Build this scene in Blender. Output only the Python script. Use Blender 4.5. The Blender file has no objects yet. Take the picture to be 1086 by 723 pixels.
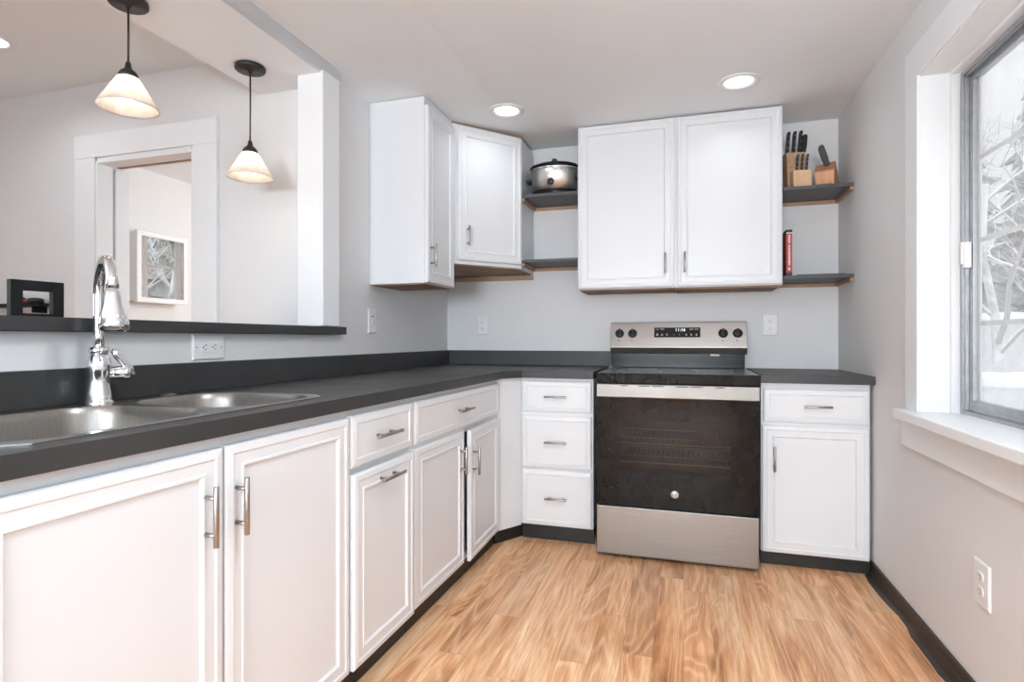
import bpy, bmesh, math, random
from mathutils import Vector, Matrix

S = bpy.context.scene
COL = S.collection
PI = math.pi
R = math.radians
random.seed(7)

# ------------------------------------------------------------------ camera
F_PX, W_PX = 597.37, 1086.0
cam_d = bpy.data.cameras.new('camera')
cam_d.sensor_fit = 'HORIZONTAL'
cam_d.sensor_width = 36.0
cam_d.lens = 36.0 * F_PX / W_PX
cam_d.shift_x = 0.0
cam_d.shift_y = -(361.5 - 358.95) / W_PX
cam_d.clip_start = 0.02
cam = bpy.data.objects.new('camera', cam_d)
cam.location = (0, 0, 1.0874)
cam.rotation_euler = (R(90), 0, R(16.931))
COL.objects.link(cam)
S.camera = cam

# ------------------------------------------------------------------ world and light
S.view_settings.view_transform = 'Standard'
S.view_settings.look = 'None'
S.view_settings.gamma = 1.0
S.view_settings.use_curve_mapping = False
S.view_settings.exposure = 1.86
S.cycles.use_denoising = True
S.cycles.max_bounces = 10
S.cycles.diffuse_bounces = 6
S.cycles.transparent_max_bounces = 16
S.cycles.sample_clamp_indirect = 6.0
S.cycles.caustics_reflective = False
S.cycles.caustics_refractive = False

world = bpy.data.worlds.new('overcast_sky')
S.world = world
world.use_nodes = True
wn = world.node_tree.nodes
wl = world.node_tree.links
wn.clear()
wo = wn.new('ShaderNodeOutputWorld')
wb = wn.new('ShaderNodeBackground')
wb.inputs['Color'].default_value = (0.95, 0.97, 1.0, 1)
wb.inputs['Strength'].default_value = 1.1
wtc = wn.new('ShaderNodeTexCoord')
wsp = wn.new('ShaderNodeSeparateXYZ')
wmr = wn.new('ShaderNodeMapRange')
wmr.inputs['From Min'].default_value = 0.05
wmr.inputs['From Max'].default_value = 0.9
wmr.inputs['To Min'].default_value = 0.20
wmr.inputs['To Max'].default_value = 0.62
wl.new(wtc.outputs['Generated'], wsp.inputs[0])
wl.new(wsp.outputs['Z'], wmr.inputs['Value'])
wl.new(wmr.outputs['Result'], wb.inputs['Strength'])
wl.new(wb.outputs[0], wo.inputs[0])

def area(name, loc, rot, sx, sy, power, color=(1, 1, 1), shape='RECTANGLE', spread=180):
    l = bpy.data.lights.new(name, 'AREA')
    l.shape = shape
    l.size = sx
    l.size_y = sy
    l.energy = power
    l.color = color
    l.spread = R(spread)
    o = bpy.data.objects.new(name, l)
    o.location = loc
    o.rotation_euler = rot
    COL.objects.link(o)
    return o

CEIL = 2.324
XR_LIGHT = 0.80
area('rear_fill_light', (-0.25, -5.90, 1.45), (R(131), 0, 0), 1.95, 1.38, 98, (0.82, 0.92, 1.0))  # added unseen lamp, soft fill from behind the camera
area('dining_fill_light', (-3.6, -5.90, 1.45), (R(110), 0, 0), 1.85, 1.38, 4, (0.90, 0.96, 1.0))  # added unseen lamp brightening the wall beyond the bar
area('side_fill_light', (XR_LIGHT, -1.55, 1.45), (0, R(138), 0), 1.25, 1.75, 14, (0.66, 0.83, 1.0))  # unseen lamp put in to light the left doors and ceiling
area('dining_side_fill_light', (-4.9, -0.8, 1.5), (0, R(-108), 0), 1.25, 1.9, 18, (0.83, 0.925, 1.0), spread=72)  # added unseen lamp lifting the right wall and beam underside
area('bathroom_fill_light', (-1.72, 4.2, 1.7), (0, R(90), 0), 1.0, 0.9, 11, (0.97, 0.99, 1.0))  # added lamp by the blank wall, brightens the small room

# ------------------------------------------------------------------ materials
def new_mat(name):
    m = bpy.data.materials.new(name)
    m.use_nodes = True
    nt = m.node_tree
    b = nt.nodes['Principled BSDF']
    return m, nt, b

def texcoord(nt, kind='Object', scale=(1, 1, 1)):
    tc = nt.nodes.new('ShaderNodeTexCoord')
    mp = nt.nodes.new('ShaderNodeMapping')
    mp.inputs['Scale'].default_value = scale
    nt.links.new(tc.outputs[kind], mp.inputs['Vector'])
    return mp.outputs['Vector']

def noise(nt, vec, scale, detail=4, rough=0.55, dist=0.0):
    n = nt.nodes.new('ShaderNodeTexNoise')
    n.inputs['Scale'].default_value = scale
    n.inputs['Detail'].default_value = detail
    n.inputs['Roughness'].default_value = rough
    n.inputs['Distortion'].default_value = dist
    if vec is not None:
        nt.links.new(vec, n.inputs['Vector'])
    return n

def ramp(nt, fac, stops):
    r = nt.nodes.new('ShaderNodeValToRGB')
    e = r.color_ramp.elements
    while len(e) < len(stops):
        e.new(0.5)
    for i, (p, c) in enumerate(stops):
        e[i].position = p
        e[i].color = (*c, 1) if len(c) == 3 else c
    nt.links.new(fac, r.inputs['Fac'])
    return r

def bump(nt, b, height, strength, dist=0.01):
    bp = nt.nodes.new('ShaderNodeBump')
    bp.inputs['Strength'].default_value = strength
    bp.inputs['Distance'].default_value = dist
    nt.links.new(height, bp.inputs['Height'])
    nt.links.new(bp.outputs['Normal'], b.inputs['Normal'])

def plain(name, col, rough=0.5, metal=0.0, var=0.0, vscale=8, bmp=0.0, bscale=60, stretch=(1, 1, 1), coat=0.0, spec=None):
    m, nt, b = new_mat(name)
    b.inputs['Roughness'].default_value = rough
    b.inputs['Metallic'].default_value = metal
    if spec is not None:
        b.inputs['Specular IOR Level'].default_value = spec
    if coat:
        b.inputs['Coat Weight'].default_value = coat
        b.inputs['Coat Roughness'].default_value = 0.08
    v = texcoord(nt, 'Object', stretch)
    n = noise(nt, v, vscale)
    lo = tuple(max(0, c * (1 - var)) for c in col)
    hi = tuple(min(1, c * (1 + var)) for c in col)
    rp = ramp(nt, n.outputs['Fac'], [(0.3, lo), (0.7, hi)])
    nt.links.new(rp.outputs['Color'], b.inputs['Base Color'])
    if bmp:
        n2 = noise(nt, v, bscale, 3)
        bump(nt, b, n2.outputs['Fac'], bmp, 0.004)
    return m

M = {}
M['wall'] = plain('wall_paint', (0.71, 0.708, 0.71), 0.6, var=0.012, vscale=3)
M['ceiling'] = plain('ceiling_paint', (0.83, 0.862, 0.885), 0.7, var=0.015, vscale=2.5)
M['trim'] = plain('trim_paint', (0.78, 0.79, 0.80), 0.38, var=0.01, vscale=5)
M['cabinet'] = plain('cabinet_paint', (0.718, 0.735, 0.754), 0.36, var=0.008, vscale=6, stretch=(1, 1, 0.12))
M['beam'] = plain('beam_paint', (0.84, 0.86, 0.89), 0.6, var=0.015, vscale=3)
M['raw_wood'] = plain('raw_wood', (0.30, 0.185, 0.115), 0.7, var=0.35, vscale=14, bmp=0.1, bscale=40, stretch=(0.3, 0.3, 3))
M['cleat_wood'] = plain('cleat_wood', (0.42, 0.27, 0.18), 0.7, var=0.2, vscale=12, stretch=(0.5, 0.5, 3))
M['shelf_paint'] = plain('shelf_paint', (0.062, 0.065, 0.07), 0.5, var=0.12, vscale=10, bmp=0.05)
M['cove'] = plain('cove_base_vinyl', (0.012, 0.0115, 0.011), 0.42, var=0.4, vscale=7, bmp=0.08, bscale=20)
M['cove_brown'] = plain('cove_base_brown', (0.030, 0.022, 0.016), 0.45, var=0.4, vscale=7, bmp=0.08, bscale=20)
M['plastic_white'] = plain('plastic_white', (0.78, 0.775, 0.77), 0.35, var=0.01)
M['slot'] = plain('slot_dark', (0.03, 0.03, 0.03), 0.6)
M['nickel'] = plain('brushed_nickel', (0.40, 0.375, 0.35), 0.34, 1.0, var=0.04, vscale=40)
M['chrome'] = plain('chrome', (0.74, 0.75, 0.77), 0.06, 1.0, var=0.02)
M['bronze'] = plain('dark_bronze', (0.045, 0.040, 0.036), 0.42, 0.6, var=0.2, vscale=30)
M['alu'] = plain('window_aluminium', (0.46, 0.47, 0.48), 0.40, 0.85, var=0.1, vscale=30)
M['vinyl'] = plain('window_vinyl', (0.80, 0.80, 0.80), 0.4)
M['black_plastic'] = plain('black_plastic', (0.014, 0.014, 0.015), 0.35, var=0.2, vscale=20)
M['black_gloss'] = plain('black_enamel', (0.008, 0.008, 0.009), 0.16, var=0.3, vscale=15, spec=0.16)
M['black_frame'] = plain('black_frame_paint', (0.006, 0.006, 0.006), 0.65, var=0.2, spec=0.25)
M['block_light'] = plain('light_block_wood', (0.62, 0.42, 0.25), 0.5, var=0.12, vscale=10, stretch=(4, 4, 0.5))
M['block_light_end'] = plain('light_block_end_grain', (0.50, 0.32, 0.19), 0.55, var=0.25, vscale=30)
M['block_red'] = plain('reddish_block_wood', (0.42, 0.19, 0.085), 0.45, var=0.22, vscale=10, stretch=(4, 4, 0.6))
M['block_red_front'] = plain('reddish_block_front', (0.60, 0.30, 0.16), 0.45, var=0.15, vscale=10, stretch=(4, 4, 0.6))
M['mark'] = plain('burnt_mark', (0.16, 0.07, 0.03), 0.6)
M['blade'] = plain('knife_steel', (0.6, 0.6, 0.6), 0.25, 1.0)
M['handle_black'] = plain('knife_handle_black', (0.02, 0.02, 0.022), 0.4, var=0.2)
M['rivet'] = plain('rivet_steel', (0.45, 0.45, 0.46), 0.35, 0.8)
M['red_cover'] = plain('red_cover', (0.36, 0.04, 0.035), 0.5, var=0.1, vscale=20)
M['dark_cover'] = plain('dark_cover', (0.02, 0.017, 0.016), 0.55)
M['paper'] = plain('paper', (0.75, 0.72, 0.66), 0.8, var=0.05, vscale=40)
M['ink_white'] = plain('white_print', (0.85, 0.78, 0.74), 0.6)
M['ink_grey'] = plain('grey_print', (0.10, 0.10, 0.10), 0.5)
M['panel_black'] = plain('control_glass', (0.008, 0.008, 0.009), 0.12)
M['display_ink'] = plain('display_grey_print', (0.36, 0.37, 0.37), 0.5)
M['emblem'] = plain('emblem_silver', (0.62, 0.62, 0.61), 0.35, 0.3)
M['steel_white'] = plain('crock_rim_steel', (0.75, 0.74, 0.73), 0.2, 1.0)
M['red_glaze'] = plain('red_glaze', (0.30, 0.03, 0.03), 0.3)
M['clay'] = plain('pale_clay', (0.55, 0.42, 0.38), 0.5)
M['dark_stone'] = plain('dark_stone', (0.02, 0.018, 0.018), 0.5)
M['snow'] = plain('snow', (0.86, 0.88, 0.90), 0.8, var=0.03, vscale=1.5, bmp=0.2, bscale=3)
M['snow_wall'] = plain('snowy_wall', (0.74, 0.75, 0.76), 0.8, var=0.06, vscale=2)
M['oven_inside'] = plain('oven_enamel', (0.040, 0.028, 0.021), 0.55, var=0.3, vscale=9)
M['rack'] = plain('rack_chrome', (0.62, 0.54, 0.45), 0.35, 0.6)

def steel(name, col, stretch, rough=0.30, tint=0.10):
    m, nt, b = new_mat(name)
    b.inputs['Metallic'].default_value = 1.0
    v = texcoord(nt, 'Object', stretch)
    n = noise(nt, v, 60, 3, 0.6)
    lo = tuple(c * (1 - tint) for c in col)
    hi = tuple(min(1, c * (1 + tint)) for c in col)
    rp = ramp(nt, n.outputs['Fac'], [(0.3, lo), (0.7, hi)])
    nt.links.new(rp.outputs['Color'], b.inputs['Base Color'])
    v2 = texcoord(nt, 'Object', (1, 1, 1))
    n2 = noise(nt, v2, 5, 3)
    mr = nt.nodes.new('ShaderNodeMapRange')
    mr.inputs['To Min'].default_value = rough - 0.06
    mr.inputs['To Max'].default_value = rough + 0.08
    nt.links.new(n2.outputs['Fac'], mr.inputs['Value'])
    nt.links.new(mr.outputs['Result'], b.inputs['Roughness'])
    bump(nt, b, n.outputs['Fac'], 0.06, 0.002)
    return m
M['steel'] = steel('brushed_steel', (0.285, 0.262, 0.243), (0.15, 1, 14), 0.34)
M['steel_v'] = steel('brushed_steel_upright', (0.66, 0.63, 0.60), (14, 14, 0.15), 0.33)
M['sink_steel'] = steel('sink_steel', (0.30, 0.282, 0.26), (5, 5, 0.4), 0.30)
M['fascia_steel'] = steel('fascia_steel', (0.50, 0.475, 0.45), (0.15, 1, 14), 0.32)
M['rim_steel'] = steel('rim_steel', (0.62, 0.60, 0.58), (3, 3, 0.4), 0.22)
M['trim_steel'] = steel('trim_steel', (0.22, 0.206, 0.19), (0.15, 1, 14), 0.40)

def counter_mat():
    m, nt, b = new_mat('charcoal_counter')
    v = texcoord(nt)
    n = noise(nt, v, 4, 6, 0.65, 0.4)
    rp = ramp(nt, n.outputs['Fac'], [(0.25, (0.028, 0.028, 0.029)), (0.75, (0.044, 0.044, 0.044))])
    sp = noise(nt, v, 90, 2, 0.5)
    r2 = ramp(nt, sp.outputs['Fac'], [(0.74, (0, 0, 0)), (0.80, (1, 1, 1))])
    mx = nt.nodes.new('ShaderNodeMixRGB')
    mx.inputs['Color2'].default_value = (0.13, 0.13, 0.13, 1)
    nt.links.new(r2.outputs['Color'], mx.inputs['Fac'])
    nt.links.new(rp.outputs['Color'], mx.inputs['Color1'])
    nt.links.new(mx.outputs['Color'], b.inputs['Base Color'])
    n3 = noise(nt, v, 6, 4)
    mr = nt.nodes.new('ShaderNodeMapRange')
    mr.inputs['To Min'].default_value = 0.36
    mr.inputs['To Max'].default_value = 0.56
    nt.links.new(n3.outputs['Fac'], mr.inputs['Value'])
    nt.links.new(mr.outputs['Result'], b.inputs['Roughness'])
    n4 = noise(nt, v, 45, 4)
    bump(nt, b, n4.outputs['Fac'], 0.10, 0.003)
    return m
M['counter'] = counter_mat()

def floor_mat():
    m, nt, b = new_mat('vinyl_plank_floor')
    N, L = nt.nodes, nt.links
    tc = N.new('ShaderNodeTexCoord')
    sep = N.new('ShaderNodeSeparateXYZ')
    L.new(tc.outputs['Object'], sep.inputs[0])
    def mth(op, a, bb=None, c=None):
        q = N.new('ShaderNodeMath')
        q.operation = op
        for i, x in enumerate((a, bb, c)):
            if x is None:
                continue
            if isinstance(x, (int, float)):
                q.inputs[i].default_value = x
            else:
                L.new(x, q.inputs[i])
        return q.outputs[0]
    PW, PL = 0.102, 1.22
    u = mth('DIVIDE', sep.outputs['X'], PW)
    col = mth('FLOOR', u)
    fu = mth('FRACT', u)
    wn1 = N.new('ShaderNodeTexWhiteNoise')
    wn1.noise_dimensions = '1D'
    L.new(col, wn1.inputs['W'])
    yy = mth('ADD', mth('DIVIDE', sep.outputs['Y'], PL), mth('MULTIPLY', wn1.outputs['Value'], 5.0))
    row = mth('FLOOR', yy)
    fy = mth('FRACT', yy)
    cmb = N.new('ShaderNodeCombineXYZ')
    L.new(col, cmb.inputs[0])
    L.new(row, cmb.inputs[1])
    wn2 = N.new('ShaderNodeTexWhiteNoise')
    wn2.noise_dimensions = '3D'
    L.new(cmb.outputs[0], wn2.inputs['Vector'])
    pid = wn2.outputs['Value']
    # grain coordinates: shifted per plank, stretched along the plank
    cv = N.new('ShaderNodeCombineXYZ')
    L.new(mth('MULTIPLY_ADD', pid, 37.0, mth('MULTIPLY', sep.outputs['X'], 1.0)), cv.inputs[0])
    L.new(mth('MULTIPLY_ADD', pid, 61.0, mth('MULTIPLY', sep.outputs['Y'], 0.13)), cv.inputs[1])
    L.new(mth('MULTIPLY', pid, 13.0), cv.inputs[2])
    # cathedral figure: contour lines of a smooth stretched noise
    big = noise(nt, cv.outputs[0], 4.6, 2, 0.45, 0.8)
    rings = mth('SINE', mth('MULTIPLY', big.outputs['Fac'], 120.0))
    rings01 = mth('MULTIPLY_ADD', rings, 0.5, 0.5)
    ringp = mth('POWER', rings01, 3.0)
    # fine pores
    cv2 = N.new('ShaderNodeCombineXYZ')
    L.new(mth('MULTIPLY_ADD', pid, 17.0, sep.outputs['X']), cv2.inputs[0])
    L.new(mth('MULTIPLY_ADD', pid, 23.0, mth('MULTIPLY', sep.outputs['Y'], 0.05)), cv2.inputs[1])
    fine = noise(nt, cv2.outputs[0], 110.0, 4, 0.6)
    streak = noise(nt, cv.outputs[0], 8.5, 5, 0.6, 0.9)
    base = ramp(nt, streak.outputs['Fac'], [(0.28, (0.30, 0.118, 0.045)), (0.41, (0.57, 0.265, 0.120)), (0.54, (0.73, 0.400, 0.205)), (0.70, (0.90, 0.62, 0.39))])
    mx1 = N.new('ShaderNodeMixRGB')
    mx1.blend_type = 'MIX'
    L.new(mth('MULTIPLY', ringp, 0.42), mx1.inputs['Fac'])
    L.new(base.outputs['Color'], mx1.inputs['Color1'])
    mx1.inputs['Color2'].default_value = (0.90, 0.63, 0.40, 1)
    dark = ramp(nt, fine.outputs['Fac'], [(0.36, (0.68, 0.60, 0.54)), (0.56, (1, 1, 1))])
    mx2 = N.new('ShaderNodeMixRGB')
    mx2.blend_type = 'MULTIPLY'
    mx2.inputs['Fac'].default_value = 0.6
    L.new(mx1.outputs['Color'], mx2.inputs['Color1'])
    L.new(dark.outputs['Color'], mx2.inputs['Color2'])
    # knots
    vor = N.new('ShaderNodeTexVoronoi')
    vor.inputs['Scale'].default_value = 2.6
    cv3 = N.new('ShaderNodeCombineXYZ')
    L.new(sep.outputs['X'], cv3.inputs[0])
    L.new(mth('MULTIPLY', sep.outputs['Y'], 0.42), cv3.inputs[1])
    L.new(mth('MULTIPLY', pid, 3.0), cv3.inputs[2])
    L.new(cv3.outputs[0], vor.inputs['Vector'])
    kn = ramp(nt, vor.outputs['Distance'], [(0.015, (0.30, 0.17, 0.09)), (0.085, (1, 1, 1))])
    mx3 = N.new('ShaderNodeMixRGB')
    mx3.blend_type = 'MULTIPLY'
    mx3.inputs['Fac'].default_value = 0.75
    L.new(mx2.outputs['Color'], mx3.inputs['Color1'])
    L.new(kn.outputs['Color'], mx3.inputs['Color2'])
    # per plank tone
    tone = mth('MULTIPLY_ADD', pid, 0.22, 0.95)
    hsv = N.new('ShaderNodeHueSaturation')
    L.new(tone, hsv.inputs['Value'])
    hsv.inputs['Saturation'].default_value = 1.0
    L.new(mx3.outputs['Color'], hsv.inputs['Color'])
    # seams
    su = mth('MINIMUM', fu, mth('SUBTRACT', 1.0, fu))
    sy = mth('MULTIPLY', mth('MINIMUM', fy, mth('SUBTRACT', 1.0, fy)), PL / PW)
    seam = mth('LESS_THAN', mth('MINIMUM', su, sy), 0.006)
    mx4 = N.new('ShaderNodeMixRGB')
    L.new(mth('MULTIPLY', seam, 0.55), mx4.inputs['Fac'])
    L.new(hsv.outputs['Color'], mx4.inputs['Color1'])
    mx4.inputs['Color2'].default_value = (0.14, 0.065, 0.03, 1)
    L.new(mx4.outputs['Color'], b.inputs['Base Color'])
    b.inputs['Roughness'].default_value = 0.42
    return m
M['floor'] = floor_mat()

def glass_mat(name, tint, gloss_rough=0.02, haze=0.0, haze_col=(0.9, 0.9, 0.9), smudge=False, f0=0.04):
    m = bpy.data.materials.new(name)
    m.use_nodes = True
    nt = m.node_tree
    N, L = nt.nodes, nt.links
    N.clear()
    out = N.new('ShaderNodeOutputMaterial')
    tr = N.new('ShaderNodeBsdfTransparent')
    tr.inputs[0].default_value = (*tint, 1)
    gl = N.new('ShaderNodeBsdfGlossy')
    gl.inputs['Roughness'].default_value = gloss_rough
    lw = N.new('ShaderNodeLayerWeight')
    lw.inputs['Blend'].default_value = 0.5
    pw = N.new('ShaderNodeMath')
    pw.operation = 'POWER'
    pw.inputs[1].default_value = 5.0
    L.new(lw.outputs['Facing'], pw.inputs[0])
    fr = N.new('ShaderNodeMath')
    fr.operation = 'MULTIPLY_ADD'
    fr.inputs[1].default_value = 0.96
    fr.inputs[2].default_value = f0
    L.new(pw.outputs[0], fr.inputs[0])
    mix = N.new('ShaderNodeMixShader')
    L.new(fr.outputs[0], mix.inputs[0])
    L.new(tr.outputs[0], mix.inputs[1])
    L.new(gl.outputs[0], mix.inputs[2])
    last = mix.outputs[0]
    if haze:
        df = N.new('ShaderNodeBsdfDiffuse')
        df.inputs[0].default_value = (*haze_col, 1)
        m2 = N.new('ShaderNodeMixShader')
        v = texcoord(nt)
        n = noise(nt, v, 9, 5, 0.6, 1.0)
        mr = N.new('ShaderNodeMapRange')
        mr.inputs['From Min'].default_value = 0.35
        mr.inputs['From Max'].default_value = 0.75
        mr.inputs['To Min'].default_value = haze * (0.25 if smudge else 0.8)
        mr.inputs['To Max'].default_value = haze * 1.4
        L.new(n.outputs['Fac'], mr.inputs['Value'])
        L.new(mr.outputs['Result'], m2.inputs[0])
        L.new(last, m2.inputs[1])
        L.new(df.outputs[0], m2.inputs[2])
        last = m2.outputs[0]
    L.new(last, out.inputs[0])
    return m
M['glass'] = glass_mat('window_glass', (0.97, 0.98, 0.98), 0.02, 0.17, (0.88, 0.89, 0.90))
M['oven_pane'] = glass_mat('oven_pane_glass', (0.55, 0.50, 0.45), 0.05, 0.016, (0.62, 0.50, 0.42), True, 0.014)

def smudged_black():
    m, nt, b = new_mat('oven_door_glass')
    v = texcoord(nt)
    n = noise(nt, v, 7, 6, 0.65, 1.4)
    rp = ramp(nt, n.outputs['Fac'], [(0.45, (0.0045, 0.004, 0.0036)), (0.80, (0.013, 0.012, 0.0115))])
    nt.links.new(rp.outputs['Color'], b.inputs['Base Color'])
    mr = nt.nodes.new('ShaderNodeMapRange')
    mr.inputs['To Min'].default_value = 0.03
    mr.inputs['To Max'].default_value = 0.14
    b.inputs['Specular IOR Level'].default_value = 0.18
    nt.links.new(n.outputs['Fac'], mr.inputs['Value'])
    nt.links.new(mr.outputs['Result'], b.inputs['Roughness'])
    return m
M['oven_glass'] = smudged_black()

def cooktop_mat():
    m, nt, b = new_mat('cooktop_glass')
    v = texcoord(nt)
    n = noise(nt, v, 140, 2, 0.5)
    rp = ramp(nt, n.outputs['Fac'], [(0.45, (0.09, 0.09, 0.09)), (0.66, (0.15, 0.15, 0.15))])
    nt.links.new(rp.outputs['Color'], b.inputs['Base Color'])
    b.inputs['Roughness'].default_value = 0.22
    return m
M['cooktop'] = cooktop_mat()

def emit(name, col, strength):
    m, nt, b = new_mat(name)
    b.inputs['Base Color'].default_value = (*col, 1)
    b.inputs['Emission Color'].default_value = (*col, 1)
    b.inputs['Emission Strength'].default_value = strength
    return m
M['lens'] = emit('downlight_lens', (1.0, 0.98, 0.95), 0.75)
M['bulb'] = emit('bulb_glow', (1.0, 0.89, 0.76), 5.2)
M['digits'] = emit('display_digits', (0.85, 0.92, 0.95), 0.3)

def shade_mat():
    m = bpy.data.materials.new('alabaster_glass')
    m.use_nodes = True
    nt = m.node_tree
    N, L = nt.nodes, nt.links
    N.clear()
    out = N.new('ShaderNodeOutputMaterial')
    v = texcoord(nt)
    n = noise(nt, v, 11, 5, 0.6, 2.2)
    rp = ramp(nt, n.outputs['Fac'], [(0.35, (0.84, 0.77, 0.69)), (0.60, (0.94, 0.91, 0.87))])
    df = N.new('ShaderNodeBsdfDiffuse')
    tl = N.new('ShaderNodeBsdfTranslucent')
    gl = N.new('ShaderNodeBsdfGlossy')
    gl.inputs['Roughness'].default_value = 0.15
    L.new(rp.outputs['Color'], df.inputs[0])
    L.new(rp.outputs['Color'], tl.inputs[0])
    mx = N.new('ShaderNodeMixShader')
    mx.inputs[0].default_value = 0.62
    L.new(df.outputs[0], mx.inputs[1])
    L.new(tl.outputs[0], mx.inputs[2])
    m2 = N.new('ShaderNodeMixShader')
    m2.inputs[0].default_value = 0.05
    L.new(mx.outputs[0], m2.inputs[1])
    L.new(gl.outputs[0], m2.inputs[2])
    L.new(m2.outputs[0], out.inputs[0])
    return m
M['shade'] = shade_mat()

def bark_mat():
    m, nt, b = new_mat('snowy_bark')
    g = nt.nodes.new('ShaderNodeNewGeometry')
    sp = nt.nodes.new('ShaderNodeSeparateXYZ')
    nt.links.new(g.outputs['Normal'], sp.inputs[0])
    v = texcoord(nt)
    n = noise(nt, v, 6, 3)
    ad = nt.nodes.new('ShaderNodeMath')
    ad.operation = 'MULTIPLY_ADD'
    nt.links.new(n.outputs['Fac'], ad.inputs[0])
    ad.inputs[1].default_value = 0.9
    nt.links.new(sp.outputs['Z'], ad.inputs[2])
    rp = ramp(nt, ad.outputs[0], [(0.25, (0.40, 0.39, 0.37)), (0.55, (0.88, 0.89, 0.90))])
    nt.links.new(rp.outputs['Color'], b.inputs['Base Color'])
    b.inputs['Roughness'].default_value = 0.85
    return m
M['bark'] = bark_mat()
M['needles'] = plain('snowy_needles', (0.33, 0.35, 0.35), 0.9, var=0.45, vscale=5)

def mirror_mat():
    m, nt, b = new_mat('mirror_silver')
    b.inputs['Metallic'].default_value = 1.0
    b.inputs['Roughness'].default_value = 0.01
    b.inputs['Base Color'].default_value = (0.92, 0.93, 0.93, 1)
    return m
M['mirror'] = mirror_mat()

# ------------------------------------------------------------------ mesh helpers
class MB:
    """collects shapes into one mesh"""
    def __init__(self):
        self.bm = bmesh.new()

    def box(self, a, b, bevel=0.0, seg=2, mtx=None):
        bm2 = bmesh.new()
        xs, ys, zs = sorted((a[0], b[0])), sorted((a[1], b[1])), sorted((a[2], b[2]))
        v = [bm2.verts.new((x, y, z)) for x in xs for y in ys for z in zs]
        for f in ((0, 1, 3, 2), (4, 6, 7, 5), (0, 4, 5, 1), (2, 3, 7, 6), (0, 2, 6, 4), (1, 5, 7, 3)):
            bm2.faces.new([v[i] for i in f])
        bmesh.ops.recalc_face_normals(bm2, faces=bm2.faces)
        if bevel:
            bmesh.ops.bevel(bm2, geom=bm2.edges[:], offset=bevel, segments=seg, affect='EDGES', profile=0.5)
        self.join(bm2, mtx)
        return self

    def join(self, bm2, mtx=None):
        if mtx is not None:
            bmesh.ops.transform(bm2, matrix=mtx, verts=bm2.verts)
        me = bpy.data.meshes.new('tmp')
        bm2.to_mesh(me)
        bm2.free()
        self.bm.from_mesh(me)
        bpy.data.meshes.remove(me)

    def prism(self, pts, z0, z1, bevel=0.0):
        bm2 = bmesh.new()
        lo = [bm2.verts.new((p[0], p[1], z0)) for p in pts]
        hi = [bm2.verts.new((p[0], p[1], z1)) for p in pts]
        k = len(pts)
        bm2.faces.new(lo)
        bm2.faces.new(hi)
        for i in range(k):
            bm2.faces.new((lo[i], lo[(i + 1) % k], hi[(i + 1) % k], hi[i]))
        bmesh.ops.recalc_face_normals(bm2, faces=bm2.faces)
        if bevel:
            bmesh.ops.bevel(bm2, geom=bm2.edges[:], offset=bevel, segments=2, affect='EDGES', profile=0.5)
        self.join(bm2)
        return self

    def lathe(self, prof, n=32, mtx=None, closed=False, sx=1.0, sy=1.0):
        """prof = (radius, z) list; revolves round z"""
        bm2 = bmesh.new()
        rings = []
        for r, z in prof:
            if r < 1e-6:
                rings.append([bm2.verts.new((0, 0, z))])
            else:
                rings.append([bm2.verts.new((r * sx * math.cos(2 * PI * i / n), r * sy * math.sin(2 * PI * i / n), z)) for i in range(n)])
        pairs = list(zip(rings, rings[1:]))
        if closed:
            pairs.append((rings[-1], rings[0]))
        for A, B in pairs:
            for i in range(n):
                j = (i + 1) % n
                if len(A) == 1 and len(B) == 1:
                    continue
                if len(A) == 1:
                    bm2.faces.new((A[0], B[i], B[j]))
                elif len(B) == 1:
                    bm2.faces.new((A[i], A[j], B[0]))
                else:
                    bm2.faces.new((A[i], A[j], B[j], B[i]))
        bmesh.ops.recalc_face_normals(bm2, faces=bm2.faces)
        for f in bm2.faces:
            f.smooth = True
        self.join(bm2, mtx)
        return self

    def tube(self, pts, rad, n=12, caps=True):
        """tube along a polyline; rad = number or list"""
        bm2 = bmesh.new()
        P = [Vector(p) for p in pts]
        rs = rad if isinstance(rad, (list, tuple)) else [rad] * len(P)
        rings = []
        up = None
        for i, p in enumerate(P):
            d = (P[min(i + 1, len(P) - 1)] - P[max(i - 1, 0)]).normalized()
            if up is None:
                up = Vector((0, 0, 1)) if abs(d.z) < 0.9 else Vector((1, 0, 0))
            s = d.cross(up).normalized()
            up = s.cross(d).normalized()
            rings.append([bm2.verts.new(p + rs[i] * (math.cos(2 * PI * k / n) * s + math.sin(2 * PI * k / n) * up)) for k in range(n)])
        for A, B in zip(rings, rings[1:]):
            for k in range(n):
                j = (k + 1) % n
                f = bm2.faces.new((A[k], A[j], B[j], B[k]))
                f.smooth = n > 5
        if caps:
            bm2.faces.new(rings[0])
            bm2.faces.new(rings[-1])
        bmesh.ops.recalc_face_normals(bm2, faces=bm2.faces)
        self.join(bm2)
        return self

    def sphere(self, c, r, seg=16, scale=(1, 1, 1)):
        bm2 = bmesh.new()
        bmesh.ops.create_uvsphere(bm2, u_segments=seg, v_segments=max(6, seg // 2), radius=r)
        for f in bm2.faces:
            f.smooth = True
        self.join(bm2, Matrix.Translation(c) @ Matrix.Diagonal((*scale, 1)))
        return self

    def build(self, name, mat, parent=None, loc=(0, 0, 0), rot=(0, 0, 0)):
        me = bpy.data.meshes.new(name)
        self.bm.to_mesh(me)
        self.bm.free()
        me.materials.append(mat)
        o = bpy.data.objects.new(name, me)
        o.location = loc
        o.rotation_euler = rot
        if parent is not None:
            o.parent = parent
        COL.objects.link(o)
        return o

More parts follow.
